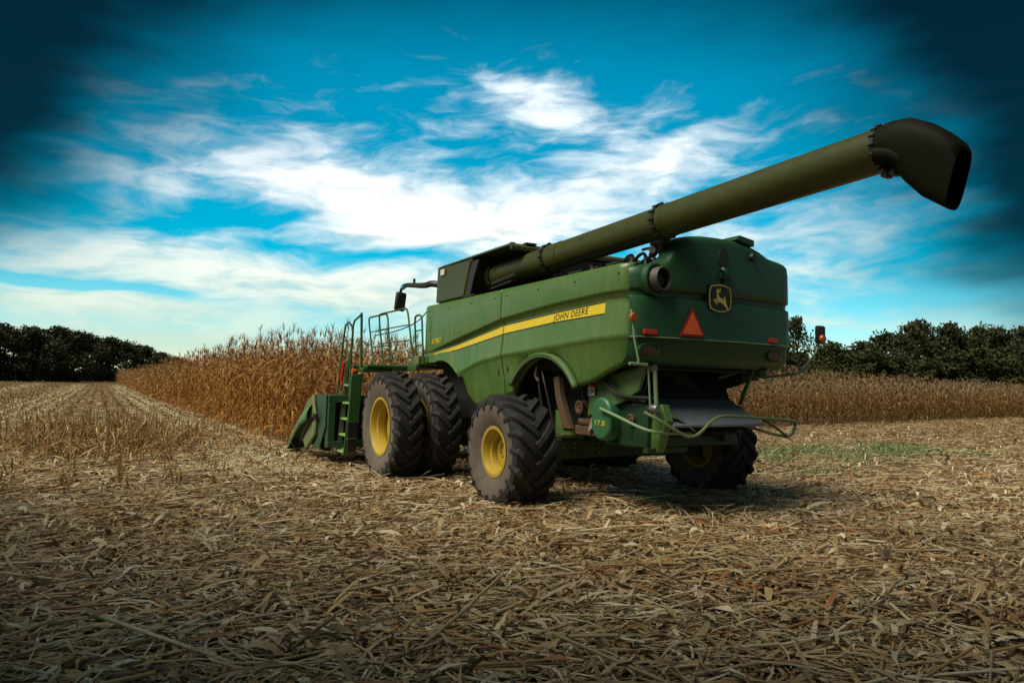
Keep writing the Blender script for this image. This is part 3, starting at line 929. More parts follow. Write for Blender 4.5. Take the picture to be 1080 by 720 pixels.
# yellow stripes on the panels
def stripe(x0, x1, parent):
    mb = MB(); n = 40; rows = [[], []]; edge = [[], [], [], []]
    for k in range(n + 1):
        X = x0 + (x1 - x0) * k / n
        a, c = lerp_pts(ST, X), lerp_pts(SB, X)
        rows[0].append((X, yside(X, a) + .010, a)); rows[1].append((X, yside(X, c) + .010, c))
        for q_, z_ in zip(edge, (a + .016, a, c, c - .016)): q_.append((X, yside(X, z_) + .009, z_))
    mb.mi = 0; mb.grid(rows); mb.mi = 1; mb.grid(edge[:2]); mb.grid(edge[2:])
    return mb.build('stripe', [STRIPE, DECAL_DARK], parent)
stripe(-1.57, SEAM - .012, pr); stripe(SEAM + .012, 3.86, pf)

def place_text(body, size, mat, parent, at, along, up, name='lettering', offset=0, shear=0.0, extrude=.002, fit=None, spacing=1.0):
    me_ = text_mesh(body, size, offset, shear, extrude, spacing)
    me_.materials.clear(); me_.materials.append(mat)
    o = link(name, me_, parent)
    if fit:
        xs = [v.co.x for v in me_.vertices]; k = fit / (max(xs) - min(xs))
        for v in me_.vertices: v.co.x = (v.co.x - min(xs)) * k
    ax = Vector(along).normalized(); uy = Vector(up); uy = (uy - ax * uy.dot(ax)).normalized(); nz = ax.cross(uy)
    M = Matrix((ax, uy, nz)).transposed().to_4x4(); M.translation = Vector(at)
    o.matrix_local = M
    return o
a0, a1 = Vector((-.345, yside(-.345, 2.645) + .014, 2.642)), Vector((-1.205, yside(-1.205, 2.69) + .014, 2.685))
place_text('JOHN DEERE', .135, DECAL_DARK, pr, a0, a1 - a0, (0, yside(-.8, 2.76) - yside(-.8, 2.66), .10), offset=-.001, shear=.15, fit=.86, spacing=1.1)
place_text('S780', .135, STRIPE, pf, (3.90, yside(3.9, 2.5) + .010, 2.485), (-1, 0, .06), (0, 0, 1), offset=.0, shear=.15, fit=.43)
for (x, z) in ((1.28, 1.93), (0.98, 1.99)):
    mb = MB(); yy_ = yside(x, z); mb.box((x - .025, yy_ - .01, z - .05), (x + .025, yy_ + .014, z + .05)); mb.build('latch', BLACK, pf if x > SEAM else pr, bevel=.006)
for par, x0, x1 in ((pr, -1.9, .95), (pf, 1.35, 4.05)):
    for k in range(4):
        x = x0 + (x1 - x0) * k / 3; y_ = yside(x, 3.14)
        mb = MB(); mb.tube([(x, y_ + .004, 3.14), (x, y_ + .016, 3.14)], .013, 8); mb.build('panel_bolt', DKG, par)
# dark seam gasket between the two panels
mb = MB()
for sg in (1, -1):
    c = side_rows(SEAM); mb.grid([[(SEAM - .03, p[1] * sg - .03 * sg, p[2]) for p in c], [(SEAM + .03, p[1] * sg - .03 * sg, p[2]) for p in c]])
mb.build('seam_gasket', BLACK, H)

# ---- rear hood
TOPL = [(1.47, 3.235), (1.25, 3.26), (1.06, 3.29), (.95, 3.35), (.86, 3.48), (.78, 3.59), (.68, 3.66), (.56, 3.69), (.34, 3.715), (0.1, 3.725), (-.22, 3.72), (-.48, 3.69), (-.72, 3.63), (-.9, 3.56), (-1.15, 3.535), (-1.33, 3.51), (-1.42, 3.43), (-1.48, 3.28), (-1.5, 3.15)]


def xplan(Y):
    a = abs(Y)
    x = -2.235 + .085 * (Y / 1.3) ** 2
    if a > 1.24:
        q = min(1.0, (a - 1.24) / .26); x += .26 * (1 - math.sqrt(max(0, 1 - q * q)))
    return x


ys = list(np.linspace(1.45, 1.25, 8)) + list(np.linspace(1.2, -1.2, 66)) + list(np.linspace(-1.25, -1.5, 14))
LB = 1.985
cols = []
for Y in ys:
    zt = lerp_pts(TOPL, Y); x = xplan(Y)
    low = LB + (0.03 * (abs(Y) / 1.5) ** 2)
    tp = 1 if zt > 3.3 else .3
    prof = [(x + .34, zt - .22), (x + .30, zt - .04), (x + .24, zt + .01), (x + .12, zt), (x + .05, zt - .02), (x + .012, zt - .06), (x, zt - .13), (x - .005, 3.05), (x - .005, 2.955), (x, 2.94), (x + .04, 2.92), (x + .042, 2.855), (x - .004, 2.835), (x - .012, 2.80), (x - .015, 2.6),
            (x - .012, 2.36), (x - .018, 2.343), (x - .018, 2.325), (x + .012, 2.31), (x + .02, 2.27), (x + .04, 2.12), (x + .08, low + .05), (x + .13, low + .01), (x + (.22 if abs(Y) < 1.2 else .14), low), (x + (.7 if abs(Y) < 1.2 else .15), low + .03)]
    cols.append([(a, Y, c) for a, c in prof])
mb = MB(); mb.grid([[c[i] for c in cols] for i in range(len(cols[0]))])
hood = mb.build('rear_hood', HOOD_SHADED, H, sharp=45)
# light accent along the lower ledge
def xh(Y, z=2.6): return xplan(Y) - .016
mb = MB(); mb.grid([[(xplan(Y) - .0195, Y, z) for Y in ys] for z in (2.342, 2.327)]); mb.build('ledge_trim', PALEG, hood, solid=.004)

# round intake duct
mb = MB()
M = Matrix.Translation((-2.17, 1.155, 3.06)) @ Matrix.Rotation(R(10), 4, 'Z')
mb.mi = 0; mb.lathe([(.10, .155), (-.13, .150), (-.14, .145), (-.14, .132), (-.10, .128)], 32, 'X', M)
mb.mi = 1; mb.lathe([(-.10, .128), (.08, .12), (.08, .07), (.03, .05), (.03, .0)], 32, 'X', M)
mb.mi = 2; mb.lathe([(.06, .21), (-.02, .205), (-.03, .19), (-.02, .17), (.05, .16)], 32, 'X', M)
mb.build('intake_duct', [paint('grey_duct', (.055, .055, .052), .5, dust=.2), DARK, HOOD_SHADED], hood)
# warning triangle
def on_hood(Y, z, d=.0): return (xh(Y) - d, Y, z)
mb = MB()
t = [(.605, 2.735), (.81, 2.367), (.40, 2.367)]
mb.prism([(xh(y) - .012, y, z) for y, z in t], (-.012, 0, 0)); wt = mb.build('warning_triangle', DRED, hood)
mb = MB(); t = [(.605, 2.685), (.763, 2.395), (.447, 2.395)]; mb.prism([(xh(y) - .0255, y, z) for y, z in t], (-.004, 0, 0)); mb.build('reflective_face', ORANGE, wt) if False else mb.build('reflective_face', ORANGE, hood)
# emblem: black shield, yellow line and a leaping deer
def shield(k):
    pts = []
    for y, z in ((-.150, .175), (-.075, .200), (0, .207), (.075, .200), (.150, .175), (.168, .10), (.172, 0), (.165, -.10), (.148, -.150), (.08, -.178), (0, -.195), (-.08, -.178), (-.148, -.150), (-.165, -.10), (-.172, 0), (-.168, .10)):
        pts.append((-y * k * 1.13, z * k * .90))
    return pts
by, bz = 0.125, 2.885
mb = MB()
def flat(pts, d, th=.004): mb.prism([(xh(by + p[0]) - d, by + p[0], bz + p[1]) for p in pts], (-th, 0, 0))
mb.mi = 0; flat(shield(1.10), .004, .006)
mb.mi = 1; flat(shield(1.02), .0115, .002)
mb.mi = 0; flat(shield(.93), .0145, .002)
def dz(x, y): return (-(x - 300) * .00145 * .95, -(y - 370) * .00145 * .86)
mb.mi = 1
for poly in ([(238, 293), (262, 283), (275, 300), (272, 330), (292, 358), (330, 368), (362, 388), (374, 420), (395, 462), (400, 488), (388, 480), (360, 448), (335, 425), (300, 405), (268, 412), (246, 400), (248, 360), (256, 320)],
             [(246, 384), (226, 376), (208, 384), (212, 395), (240, 398)], [(214, 388), (232, 420), (262, 440), (258, 428), (236, 404), (228, 390)],
             [(352, 384), (343, 352), (347, 338), (360, 360), (366, 390)],
             [(266, 292), (250, 268), (252, 258), (262, 270), (272, 286)], [(270, 292), (282, 272), (292, 255), (298, 268), (294, 290), (304, 304), (284, 300)]):
    flat([dz(*p) for p in poly], .0178, .002)
mb.build('emblem', [BLACK, DEERY], hood, recalc=True)
# reflectors, tail lights, small lamps
for y in (1.235, -.93):
    w = .10 if y > 0 else .085
    mb = MB(); mb.box((xh(y) - .022, y - w, 2.365), (xh(y) + .03, y + w, 2.425)); mb.build('reflector', RED, hood, bevel=.006)
    mb = MB()
    ring = [(math.cos(a) * .17, math.sin(a) * .085) for a in [2 * math.pi * k / 24 for k in range(24)]]
    yy = y if y > 0 else -.99
    kx = 1 if y > 0 else .8
    mb.mi = 0
    for (s1, d1), (s2, d2) in (((1.0, .0), (1.0, .045)), ((1.0, .045), (.86, .05)), ((.86, .05), (.78, .015))):
        A = [mb.bm.verts.new((xplan(yy) + .03 - d1, yy + p[0] * s1 * kx, 2.18 + p[1] * s1)) for p in ring]; Bq = [mb.bm.verts.new((xplan(yy) + .03 - d2, yy + p[0] * s2 * kx, 2.18 + p[1] * s2)) for p in ring]
        for k in range(24): mb.face([A[k], A[(k + 1) % 24], Bq[(k + 1) % 24], Bq[k]])
    mb.build('lamp_bezel', HOOD_SHADED, hood, merge=.0005)
    mb = MB(); mb.prism([(xplan(yy) + .012, yy + p[0] * .80 * kx, 2.18 + p[1] * .80) for p in ring], (-.02, 0, 0)); mb.build('tail_light', LENS, hood, bevel=.004)
for y in (1.09, -.96):
    mb = MB(); mb.lathe([(-2.11, 0.0), (-2.11, .045), (-2.05, .055), (-1.98, .05), (-1.98, 0)], 20, 'X', Matrix.Translation((0, y, 1.955))); mb.build('work_light', GREYLENS, H)
mb = MB(); mb.lathe([(-.03, .0), (-.03, .04), (-.005, .055), (.05, .055)], 18, 'X', Matrix.Translation((xplan(0) - .01, -.50, 3.51))); mb.build('vent_plug', BLACK, hood)
mb = MB(); mb.prism([(xplan(0) - .018, 0.06 + math.cos(a) * .085, 3.44 + math.sin(a) * .13) for a in [2 * math.pi * k / 20 for k in range(20)]], (.05, 0, 0)); mb.build('handle_recess', BLACK, hood)
mb = MB(); mb.tube([(xplan(0) - .0, .07, 3.29), (xplan(0) - .05, .06, 3.26), (xplan(0) - .07, .04, 3.20), (xplan(0) - .02, .04, 3.12)], .035, 8, smooth=2); mb.box((xplan(0) - .05, -.08, 3.15), (xplan(0) + .01, .13, 3.22)); mb.build('latch_handle', paint('dark_green_plastic', (.01, .045, .025), .35), hood, bevel=.01)
mb = MB(); mb.prism([(xplan(-.5) + .0, -.20, 3.72), (xplan(-.5) + .0, -.28, 3.79), (xplan(-.5) + .0, -.56, 3.75), (xplan(-.5) + .0, -.56, 3.66)], (.35, 0, 0)); mb.build('roof_vent', HOOD_SHADED, hood, bevel=.012)
# left marker lamp on its pale rod
mb = MB(); mb.tube([(-2.12, 1.50, 2.66), (-2.16, 1.50, 2.54), (-2.18, 1.49, 2.30), (-2.2, 1.44, 2.05), (-2.2, 1.44, 1.995)], .014, 8); mb.tube([(-2.2, 1.58, 1.995), (-2.2, 1.30, 1.985)], .02, 8)
gr = mb.build('grab_rod', PALEG, H)
mb = MB(); mb.lathe([(-.03, 0), (-.03, .05), (0, .06), (.03, .05), (.03, 0)], 16, 'X', Matrix.Translation((-2.19, 1.515, 2.56))); mb.build('marker_lamp', AMBER, gr)
# right marker lamp on its bent arm
mb = MB(); mb.tube([(-1.95, -.85, 1.89), (-1.95, -1.05, 1.89), (-1.95, -1.75, 1.96), (-1.95, -1.90, 2.03), (-1.95, -2.19, 2.30), (-1.95, -2.24, 2.42)], .02, 8); ar = mb.build('marker_arm', GREEN2, H)
mb = MB(); mb.box((-1.99, -2.37, 2.42), (-1.93, -2.17, 2.70)); mb.build('marker_board', BLACK, ar, bevel=.03)
mb = MB(); mb.lathe([(-.035, 0), (-.03, .05), (0, .065), (.02, .065)], 18, 'X', Matrix.Translation((-2.0, -2.27, 2.50))); mb.build('marker_lamp', AMBER, ar)

# ---- inner body, engine deck, grain tank
mb = MB()
mb.box((-1.75, -1.2, 1.95), (4.1, 1.18, 3.12)); mb.box((1.0, -1.1, 1.1), (4.2, 1.15, 1.95)); mb.box((-1.2, -.85, 1.0), (1.0, .75, 1.95))
mb.build('inner_body', DARK, H)
mb = MB()
mb.box((-1.6, -.9, 3.12), (-.5, .55, 3.5)); mb.box((-.4, -1.2, 3.12), (.9, .4, 3.62)); mb.box((-1.1, .55, 3.12), (-.7, .95, 3.36)); mb.box((.2, .5, 3.12), (.8, .8, 3.4))
eng = mb.build('engine_block', DARK, H, bevel=.02)
mb = MB()
rg = random.Random(5)
for k in range(15):
    x0 = -1.9 + rg.random() * 1.5; y0 = 1.15 - rg.random() * .5
    mb.tube([(x0, y0, 3.2 + rg.random() * .1), (x0 + .1, y0 - .1, 3.38 + rg.random() * .16), (x0 + .35 + .3 * rg.random(), y0 - .2, 3.40 + rg.random() * .1), (x0 + .6, y0 - .3, 3.3)], .016 + .014 * rg.random(), 6, smooth=2)
mb.build('hose', BLACK, eng)
mb = MB()
for k in range(5):
    x0 = -1.95 + k * .09; mb.tube([(x0, .92 - k * .02, 3.2), (x0, .92 - k * .02, 3.36 + .05 * (k % 2))], .025, 8)
mb.build('fuel_fitting', TAN, eng)
mb = MB(); mb.tube([(-1.9, .98, 3.5), (-1.8, .78, 3.56), (-1.6, .72, 3.5)], .05, 10, smooth=2); mb.tube([(-1.95, .86, 3.56), (-1.5, .8, 3.58)], .02, 8); mb.build('coolant_pipe', STEEL, eng)

tank = empty('grain_tank', parent=H)
mb = MB()
mb.hexa([(3.80, 1.512, 3.29), (2.58, 1.512, 3.29), (2.46, 1.505, 3.62), (2.34, 1.49, 3.90), (2.30, 1.47, 3.965), (3.80, 1.49, 3.965)], [(3.80, 1.0, 3.29), (2.58, 1.0, 3.29), (2.46, 1.0, 3.62), (2.34, 1.0, 3.90), (2.30, 1.0, 3.965), (3.80, 1.0, 3.965)])
mb.build('tank_side', OLIVE, tank, bevel=.02)
mb = MB(); mb.box((.95, -1.45, 3.12), (3.795, .60, 3.88)); mb.box((2.5, .6, 3.12), (3.795, 1.0, 3.88)); mb.build('tank_wall', DARK, tank)
mb = MB(); mb.hexa([(3.82, -1.5, 3.967), (3.82, 1.50, 3.967), (.96, 1.50, 3.967), (.92, -1.5, 3.967)], [(3.7, -1.4, 4.03), (3.7, 1.4, 4.03), (1.05, 1.42, 4.03), (1.05, -1.4, 4.03)])
mb.box((.93, -1.5, 3.90), (.99, 1.47, 3.9665)); mb.build('tank_roof', OLIVE, tank, bevel=.008)
mb = MB(); mb.tube([(1.2, 1.3, 4.03), (1.2, 1.3, 4.07)], .05, 8); mb.box((1.0, .95, 4.03), (1.12, 1.15, 4.06)); mb.build('roof_bracket', BLACK, tank)
mb = MB(); mb.box((3.42, 1.5125, 3.80), (3.60, 1.518, 3.91)); mb.build('sticker', WHITE, tank)
mb = MB(); mb.prism([(2.56, 1.5, 3.28), (2.44, 1.495, 3.62), (2.32, 1.48, 3.90), (2.05, 1.48, 3.90), (2.2, 1.495, 3.62), (2.35, 1.5, 3.28)], (0, -.03, 0)); mb.build('pocket_edge', BLACK, tank)
mb = MB(); mb.box((2.2, 1.30, 3.275), (2.62, 1.5, 3.31)); mb.build('pocket_sill', BLACK, tank)

# ---- unloading auger
aug = empty('unloading_auger', parent=H)
A0, A1 = Vector((2.72, 1.12, 3.60)), Vector((-5.0, .86, 3.965))
ad = (A1 - A0).normalized()
def aug_at(X): t = (X - A0.x) / (A1.x - A0.x); return A0.lerp(A1, t)
def cyl_parts(mb, segs):
    zr = ad.to_track_quat('X', 'Z').to_matrix()
    for X0, X1, r_ in segs:
        mb.tube([aug_at(X0), aug_at((X0 + X1) / 2), aug_at(X1)], r_, 40)
mb = MB(); cyl_parts(mb, [(2.05, .36, .205), (.40, .05, .2145), (.05, -2.12, .207), (-2.12, -2.24, .2165), (-2.24, -5.02, .2125)])
mb.build('auger_tube', OLIVE, aug, sharp=50)
def collar(X, w, r_, bolts):
    mb = MB(); cyl_parts(mb, [(X + w / 2, X - w / 2, r_)])
    c = aug_at(X); e1 = ad.cross(Vector((0, 0, 1))).normalized(); e2 = e1.cross(ad)
    for k in range(bolts):
        a = 2 * math.pi * k / bolts; p = c + (e1 * math.cos(a) + e2 * math.sin(a)) * (r_ + .005)
        mb.tube([p - ad * (w * .9), p + ad * (w * .9)], .013, 6)
    mb.build('collar', BLACK, aug, sharp=40)
collar(.40, .05, .236, 14); collar(-2.10, .05, .232, 14); collar(2.05, .06, .235, 10); collar(-5.02, .03, .221, 16)
mb = MB(); mb.tube([aug_at(2.05), aug_at(2.25), aug_at(2.42) - Vector((0, .02, .03)), aug_at(2.55) - Vector((0, .06, .12)), aug_at(2.6) - Vector((0, .12, .35))], lambda t: .205 - .05 * t, 28, smooth=1)
mb.build('auger_elbow', OLIVE, aug, sharp=50)
mb = MB(); mb.box((2.62, 1.30, 3.50), (2.70, 1.38, 3.64)); mb.build('grease_block', STEEL, aug)
mb = MB(); mb.tube([(1.75, 1.36, 3.44), (.95, 1.36, 3.50)], .035, 8); mb.tube([(1.8, 1.36, 3.36), (1.1, 1.36, 3.41)], .02, 8); mb.build('lift_cylinder', DARK, aug)
mb = MB(); mb.tube([aug_at(-2.0) - Vector((0, .02, .2)), (-1.95, .85, 3.45), (-1.95, .85, 3.30)], .05, 8); mb.box((-2.1, .70, 3.56), (-1.85, .98, 3.62)); mb.build('cradle', BLACK, aug, bevel=.01)
# black spout boot: lofted rounded sections
def rsec(c, t, wy, hz, p=3.0, n=32):
    t = Vector(t).normalized(); sy = Vector((0, 1, 0)); sz = t.cross(sy).normalized()
    o_ = []
    for k in range(n):
        a = 2 * math.pi * k / n; ca, sa = math.cos(a), math.sin(a)
        x = math.copysign(abs(ca) ** (2 / p), ca) * wy; y = math.copysign(abs(sa) ** (2 / p), sa) * hz
        o_.append(Vector(c) + sy * x + sz * y)
    return o_
secs = [((-5.02, .86, 3.965), ad, .215, .215, 2.0), ((-5.13, .857, 3.972), (-1, 0, -.04), .218, .222, 2.1), ((-5.23, .855, 3.945), (-1, 0, -.36), .212, .236, 2.5), ((-5.33, .852, 3.87), (-1, 0, -.70), .202, .248, 2.9),
        ((-5.43, .848, 3.765), (-1, 0, -.95), .184, .258, 3.3), ((-5.55, .84, 3.63), (-1, 0, -.80), .156, .262, 3.5), ((-5.665, .835, 3.525), (-1, 0, -.28), .125, .262, 3.6)]
mb = MB(); loops = [rsec(*s_) for s_ in secs]
rows = [l + [l[0]] for l in loops]
inner = [[p.lerp(Vector(s_[0]), .07) for p in r_] for r_, s_ in zip(rows, secs)][::-1]
mb.grid(rows + inner); sp = mb.build('spout_boot', BOOT, aug, merge=.0005, sharp=60)
mb = MB(); mb.tube([(-5.05, .99, 3.88), (-5.18, 1.0, 3.85), (-5.30, .98, 3.74)], lambda t: .10 - .05 * t, 16, smooth=2); mb.build('boot_hinge', BOOT, sp)
mb = MB()
for dx in (-.04, .04):
    mb.tube([(-5.10 + dx, .86, 3.78), (-5.10 + dx, .86, 3.68)], .032, 10); mb.tube([(-5.10 + dx, .90, 3.70), (-5.10 + dx, .95, 3.70)], .03, 10)
mb.build('spout_lamp', BLACK, sp)

# ---- cab, mirror, platform, ladder
mb = MB(); mb.hexa([(4.25, -.74, 2.1), (4.25, .70, 2.1), (5.35, .68, 2.1), (5.35, -.74, 2.1)], [(4.25, -.74, 3.72), (4.25, .66, 3.72), (5.5, .62, 3.72), (5.5, -.74, 3.72)]); cab = mb.build('cab', GLASS, H, bevel=.04)
mb = MB(); mb.box((4.22, -.78, 3.725), (5.6, .60, 3.90)); mb.build('cab_roof', GREEN2, cab, bevel=.05)
mb = MB()
for (x, y) in ((4.24, .71), (4.24, -.75), (5.4, .69), (5.4, -.75)): mb.box((x - .03, y - .03, 2.05), (x + .03, y + .03, 3.74))
mb.build('cab_pillar', BLACK, cab)
mb = MB(); mb.tube([(4.4, .70, 3.68), (4.75, 1.18, 3.83), (5.1, 1.2, 3.80), (6.05, 1.2, 3.93), (6.38, 1.2, 3.95)], lambda t: .085 - .045 * t, 10, smooth=2); mb.tube([(5.72, 1.2, 3.92), (5.72, 1.2, 4.03)], .03, 8); mb.tube([(6.38, 1.2, 3.95), (6.52, 1.2, 3.86), (6.54, 1.2, 3.78)], .035, 8)
ma = mb.build('mirror_arm', BLACK, H)
mb = MB(); M = Matrix.Translation((6.54, 1.2, 3.60)) @ Matrix.Rotation(R(6), 4, 'X'); mb.box((-.05, -.13, -.22), (.05, .13, .22), M); mb.build('mirror', BLACK, ma, bevel=.045)
mb = MB(); mb.lathe([(-.04, 0), (-.04, .05), (.04, .06), (.04, 0)], 14, 'X', Matrix.Translation((6.22, 1.25, 3.90))); mb.build('mirror_lamp', CYAN, ma)
mb = MB(); mb.tube([(4.25, 1.45, 3.22), (4.7, 1.5, 2.98), (5.3, 1.7, 2.82), (5.9, 2.0, 2.74)], .012, 6, smooth=2); mb.build('cable', BLACK, H)

plat = empty('operator_platform', parent=H)
mb = MB(); mb.box((4.26, .80, 2.03), (7.2, 1.68, 2.09)); mb.box((4.27, 1.64, 1.97), (7.2, 1.70, 2.11)); mb.box((4.7, 1.70, 2.02), (5.75, 2.55, 2.075)); mb.build('deck', GREEN2, plat, bevel=.01)
mb = MB(); mb.box((4.24, 1.1, 2.10), (4.50, 1.66, 2.27)); mb.build('toe_board', HEADG, plat, bevel=.01)
def arch_rail(x0, x1, xt0, xt1, y, zt, mids, z0=2.1):
    mb = MB(); r_ = .12
    def leg(z, a, c): return a + (c - a) * (z - z0) / (zt - z0)
    s_ = 1 if xt1 > xt0 else -1
    mb.tube([(x0, y, z0), (leg(zt - r_, x0, xt0), y, zt - r_), (leg(zt - .03, x0, xt0) + s_ * .03, y, zt - .03), (xt0 + s_ * r_, y, zt), (xt1 - s_ * r_, y, zt), (xt1 - s_ * .03, y, zt - .03), (leg(zt - r_, x1, xt1), y, zt - r_), (x1, y, z0)], .021, 8)
    for z in mids:
        a, c = leg(z, x0, xt0), leg(z, x1, xt1); mb.tube([(a, y, z), (c, y, z)], .014, 6)
    return mb.build('railing', GREEN2, plat)
arch_rail(6.26, 4.47, 6.66, 4.91, 1.66, 3.28, (2.24, 2.60, 2.92))
arch_rail(7.02, 5.9, 7.5, 6.2, 1.62, 3.27, (2.55, 2.92))
arch_rail(4.42, 4.08, 4.60, 4.22, 1.62, 3.09, (2.48, 2.78))

lad = empty('boarding_ladder', parent=H)
LX0, LX1 = 5.62, 5.10
def lp(z): return 2.80 - .085 * (z - .3)
for X in (LX0, LX1):
    mb = MB(); mb.box((X - .02, -.05, 0), (X + .02, .05, 1.78), Matrix.Translation((0, lp(.28), .28)) @ Matrix.Rotation(R(4.9), 4, 'X')); mb.build('ladder_rail', STEEL if X > 5.4 else GREEN2, lad)
for z in (.33, .66, .98, 1.30, 1.66):
    mb = MB(); mb.box((LX1 + .021, lp(z) - .16, z - .025), (LX0 - .021, lp(z) + .05, z + .02)); mb.build('step', TREADY, lad, bevel=.008)
mb = MB(); mb.tube([(5.6, 2.90, 1.24), (5.6, 2.87, 1.45), (5.6, 2.76, 2.75), (5.6, 2.74, 2.90), (5.6, 2.67, 2.97), (5.6, 2.60, 2.88), (5.6, 2.58, 2.7), (5.6, 2.72, 1.4)], .022, 8); mb.build('hand_rail', GREEN2, lad)
mb = MB(); mb.tube([(5.08, 2.78, 1.55), (5.02, 2.76, 2.85), (5.0, 2.74, 2.95), (5.0, 2.62, 3.07), (5.0, 2.60, 3.07)], .022, 8); mb.tube([(5.0, 2.60, 3.12), (5.0, 2.57, 1.99)], .026, 8); mb.build('hand_rail', GREEN2, lad)
mb = MB(); mb.prism([(4.96, 2.80, 1.86), (4.96, 2.55, 1.90), (4.96, 2.62, .95), (4.96, 2.83, .95)], (-.06, 0, 0)); mb.build('side_guard', GREEN2, lad, bevel=.008)
mb = MB(); mb.prism([(4.955, 2.83, .945), (4.955, 2.62, .945), (4.955, 2.65, .34), (4.955, 2.83, .34)], (-.05, 0, 0)); mb.build('rubber_flap', BLACK, lad)
mb = MB(); mb.box((4.9, 2.62, .60), (4.965, 2.84, .625)); mb.box((4.9, 2.61, .93), (4.97, 2.84, .955)); mb.build('flap_strap', STEEL, lad)
mb = MB(); mb.lathe([(-.05, 0), (-.05, .05), (0, .065), (.05, .06), (.05, 0)], 14, 'Y', Matrix.Translation((4.98, 2.72, 1.93))); mb.build('amber_marker', AMBER, lad)
mb = MB(); mb.tube([(5.72, 2.76, 1.75), (5.72, 2.72, 2.12)], .04, 8); mb.build('extinguisher', RED, lad)
mb = MB(); mb.tube([(5.85, 2.78, 1.68), (5.85, 2.76, 1.90)], .045, 8); mb.build('amber_marker', AMBER, lad)
mb = MB(); mb.box((4.75, 2.0, 1.94), (5.7, 2.62, 2.01)); mb.build('ladder_bracket', GREEN2, lad, bevel=.01)

# ---- corn header
hd = empty('corn_header', parent=H)
mb = MB()
mb.box((5.55, -3.10, 1.30), (5.85, 3.05, 1.46)); mb.box((5.55, -3.10, .38), (5.75, 3.05, .52)); mb.box((5.55, 2.90, .52), (5.75, 3.05, 1.30)); mb.box((5.55, -3.1, .52), (5.75, -2.95, 1.30))
mb.build('header_frame', TEALG, hd, bevel=.015)
mb = MB(); mb.box((5.78, -3.05, .52), (5.86, 2.9, 1.30)); mb.box((5.9, -3.0, .35), (7.0, 3.0, .62)); mb.build('header_trough', DARK, hd)
mb = MB()
mb.prism([(5.62, 3.06, 1.465), (6.36, 3.06, 1.465), (6.36, 3.06, 1.30), (6.15, 3.06, .97), (6.18, 3.06, .58), (6.7, 3.06, .27), (6.0, 3.06, .36), (5.62, 3.06, .80)], (0, .03, 0)); mb.build('end_frame', TEALG, hd, bevel=.01)
mb = MB()
mb.prism([(6.40, 3.09, 1.46), (6.34, 3.09, 1.28), (6.14, 3.09, .97), (6.18, 3.09, .60), (6.85, 3.09, .25), (7.26, 3.09, .50), (7.30, 3.09, .98), (6.95, 3.09, 1.28)], (0, .07, 0)); es = mb.build('end_shield', HEADG, hd, bevel=.03)
mb = MB(); mb.tube([(6.02, 3.19, 1.02), (6.2, 3.19, .98), (6.42, 3.18, .90), (7.22, 3.18, .42)], .025, 6, smooth=1); mb.box((5.98, 3.15, .97), (6.22, 3.2, 1.05)); mb.build('strap', BLACK, es)
mb = MB(); mb.box((6.84, 3.162, .92), (6.93, 3.166, .99)); mb.build('sticker', WHITE, es)
def snout(y, name='snout'):
    mb = MB(); rows = []
    for (x, zc, w, h) in ((6.40, 1.18, .24, .30), (6.95, 1.02, .25, .28), (7.45, .78, .24, .27), (8.0, .50, .20, .25), (8.5, .26, .14, .19), (8.95, .09, .07, .08), (9.10, .035, .02, .02)):
        rows.append([(x, y + w * math.sin(a), zc - h * .65 + h * math.cos(a) * 1.0 if abs(a) < 1.7 else zc - h * .95) for a in np.linspace(-1.9, 1.9, 13)])
    mb.grid(rows); return mb.build(name, SNOUT, hd, solid=.012, sharp=50)
for k in range(9): snout(3.04 - .76 * k)
mb = MB(); mb.box((8.38, 2.86, .02), (8.44, 3.24, .42)) if False else mb.tube([(8.35, 2.86, .30), (8.35, 3.04, .38), (8.35, 3.215, .28)], .012, 6, smooth=2); mb.build('snout_joint', BLACK, hd)
mb = MB(); mb.hexa([(4.2, -.6, .9), (4.2, .6, .9), (4.2, .6, 1.8), (4.2, -.6, 1.8)], [(5.56, -.75, .45), (5.56, .75, .45), (5.56, .75, 1.2), (5.56, -.75, 1.2)]); mb.build('feeder_house', GREEN2, H, bevel=.02)

# ---- running gear and rear underside
mb = MB(); mb.box((3.1, -2.3, .75), (3.7, 2.3, 1.15)); mb.build('front_axle', DARK, H, bevel=.03)
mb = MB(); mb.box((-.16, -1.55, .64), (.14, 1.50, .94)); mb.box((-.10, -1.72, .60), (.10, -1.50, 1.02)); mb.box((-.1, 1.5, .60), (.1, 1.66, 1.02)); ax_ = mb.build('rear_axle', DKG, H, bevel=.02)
mb = MB()
for y in (1.15, .95, .5, .42, -.2, -.35, -.9, -1.1):
    for z in (.72, .80, .87): 
        if (int(y * 100) + int(z * 100)) % 3: mb.tube([(-.15, y, z), (-.18, y, z)], .015, 6)
mb.build('axle_bolt', STEEL, ax_)
mb = MB(); mb.tube([(-.25, 1.35, .98), (-.25, .9, 1.0), (-.3, .5, .98)], .03, 8); mb.tube([(-.25, 1.45, .985), (-.25, 1.2, .995)], .018, 8); mb.build('steering_cylinder', STEEL, ax_)
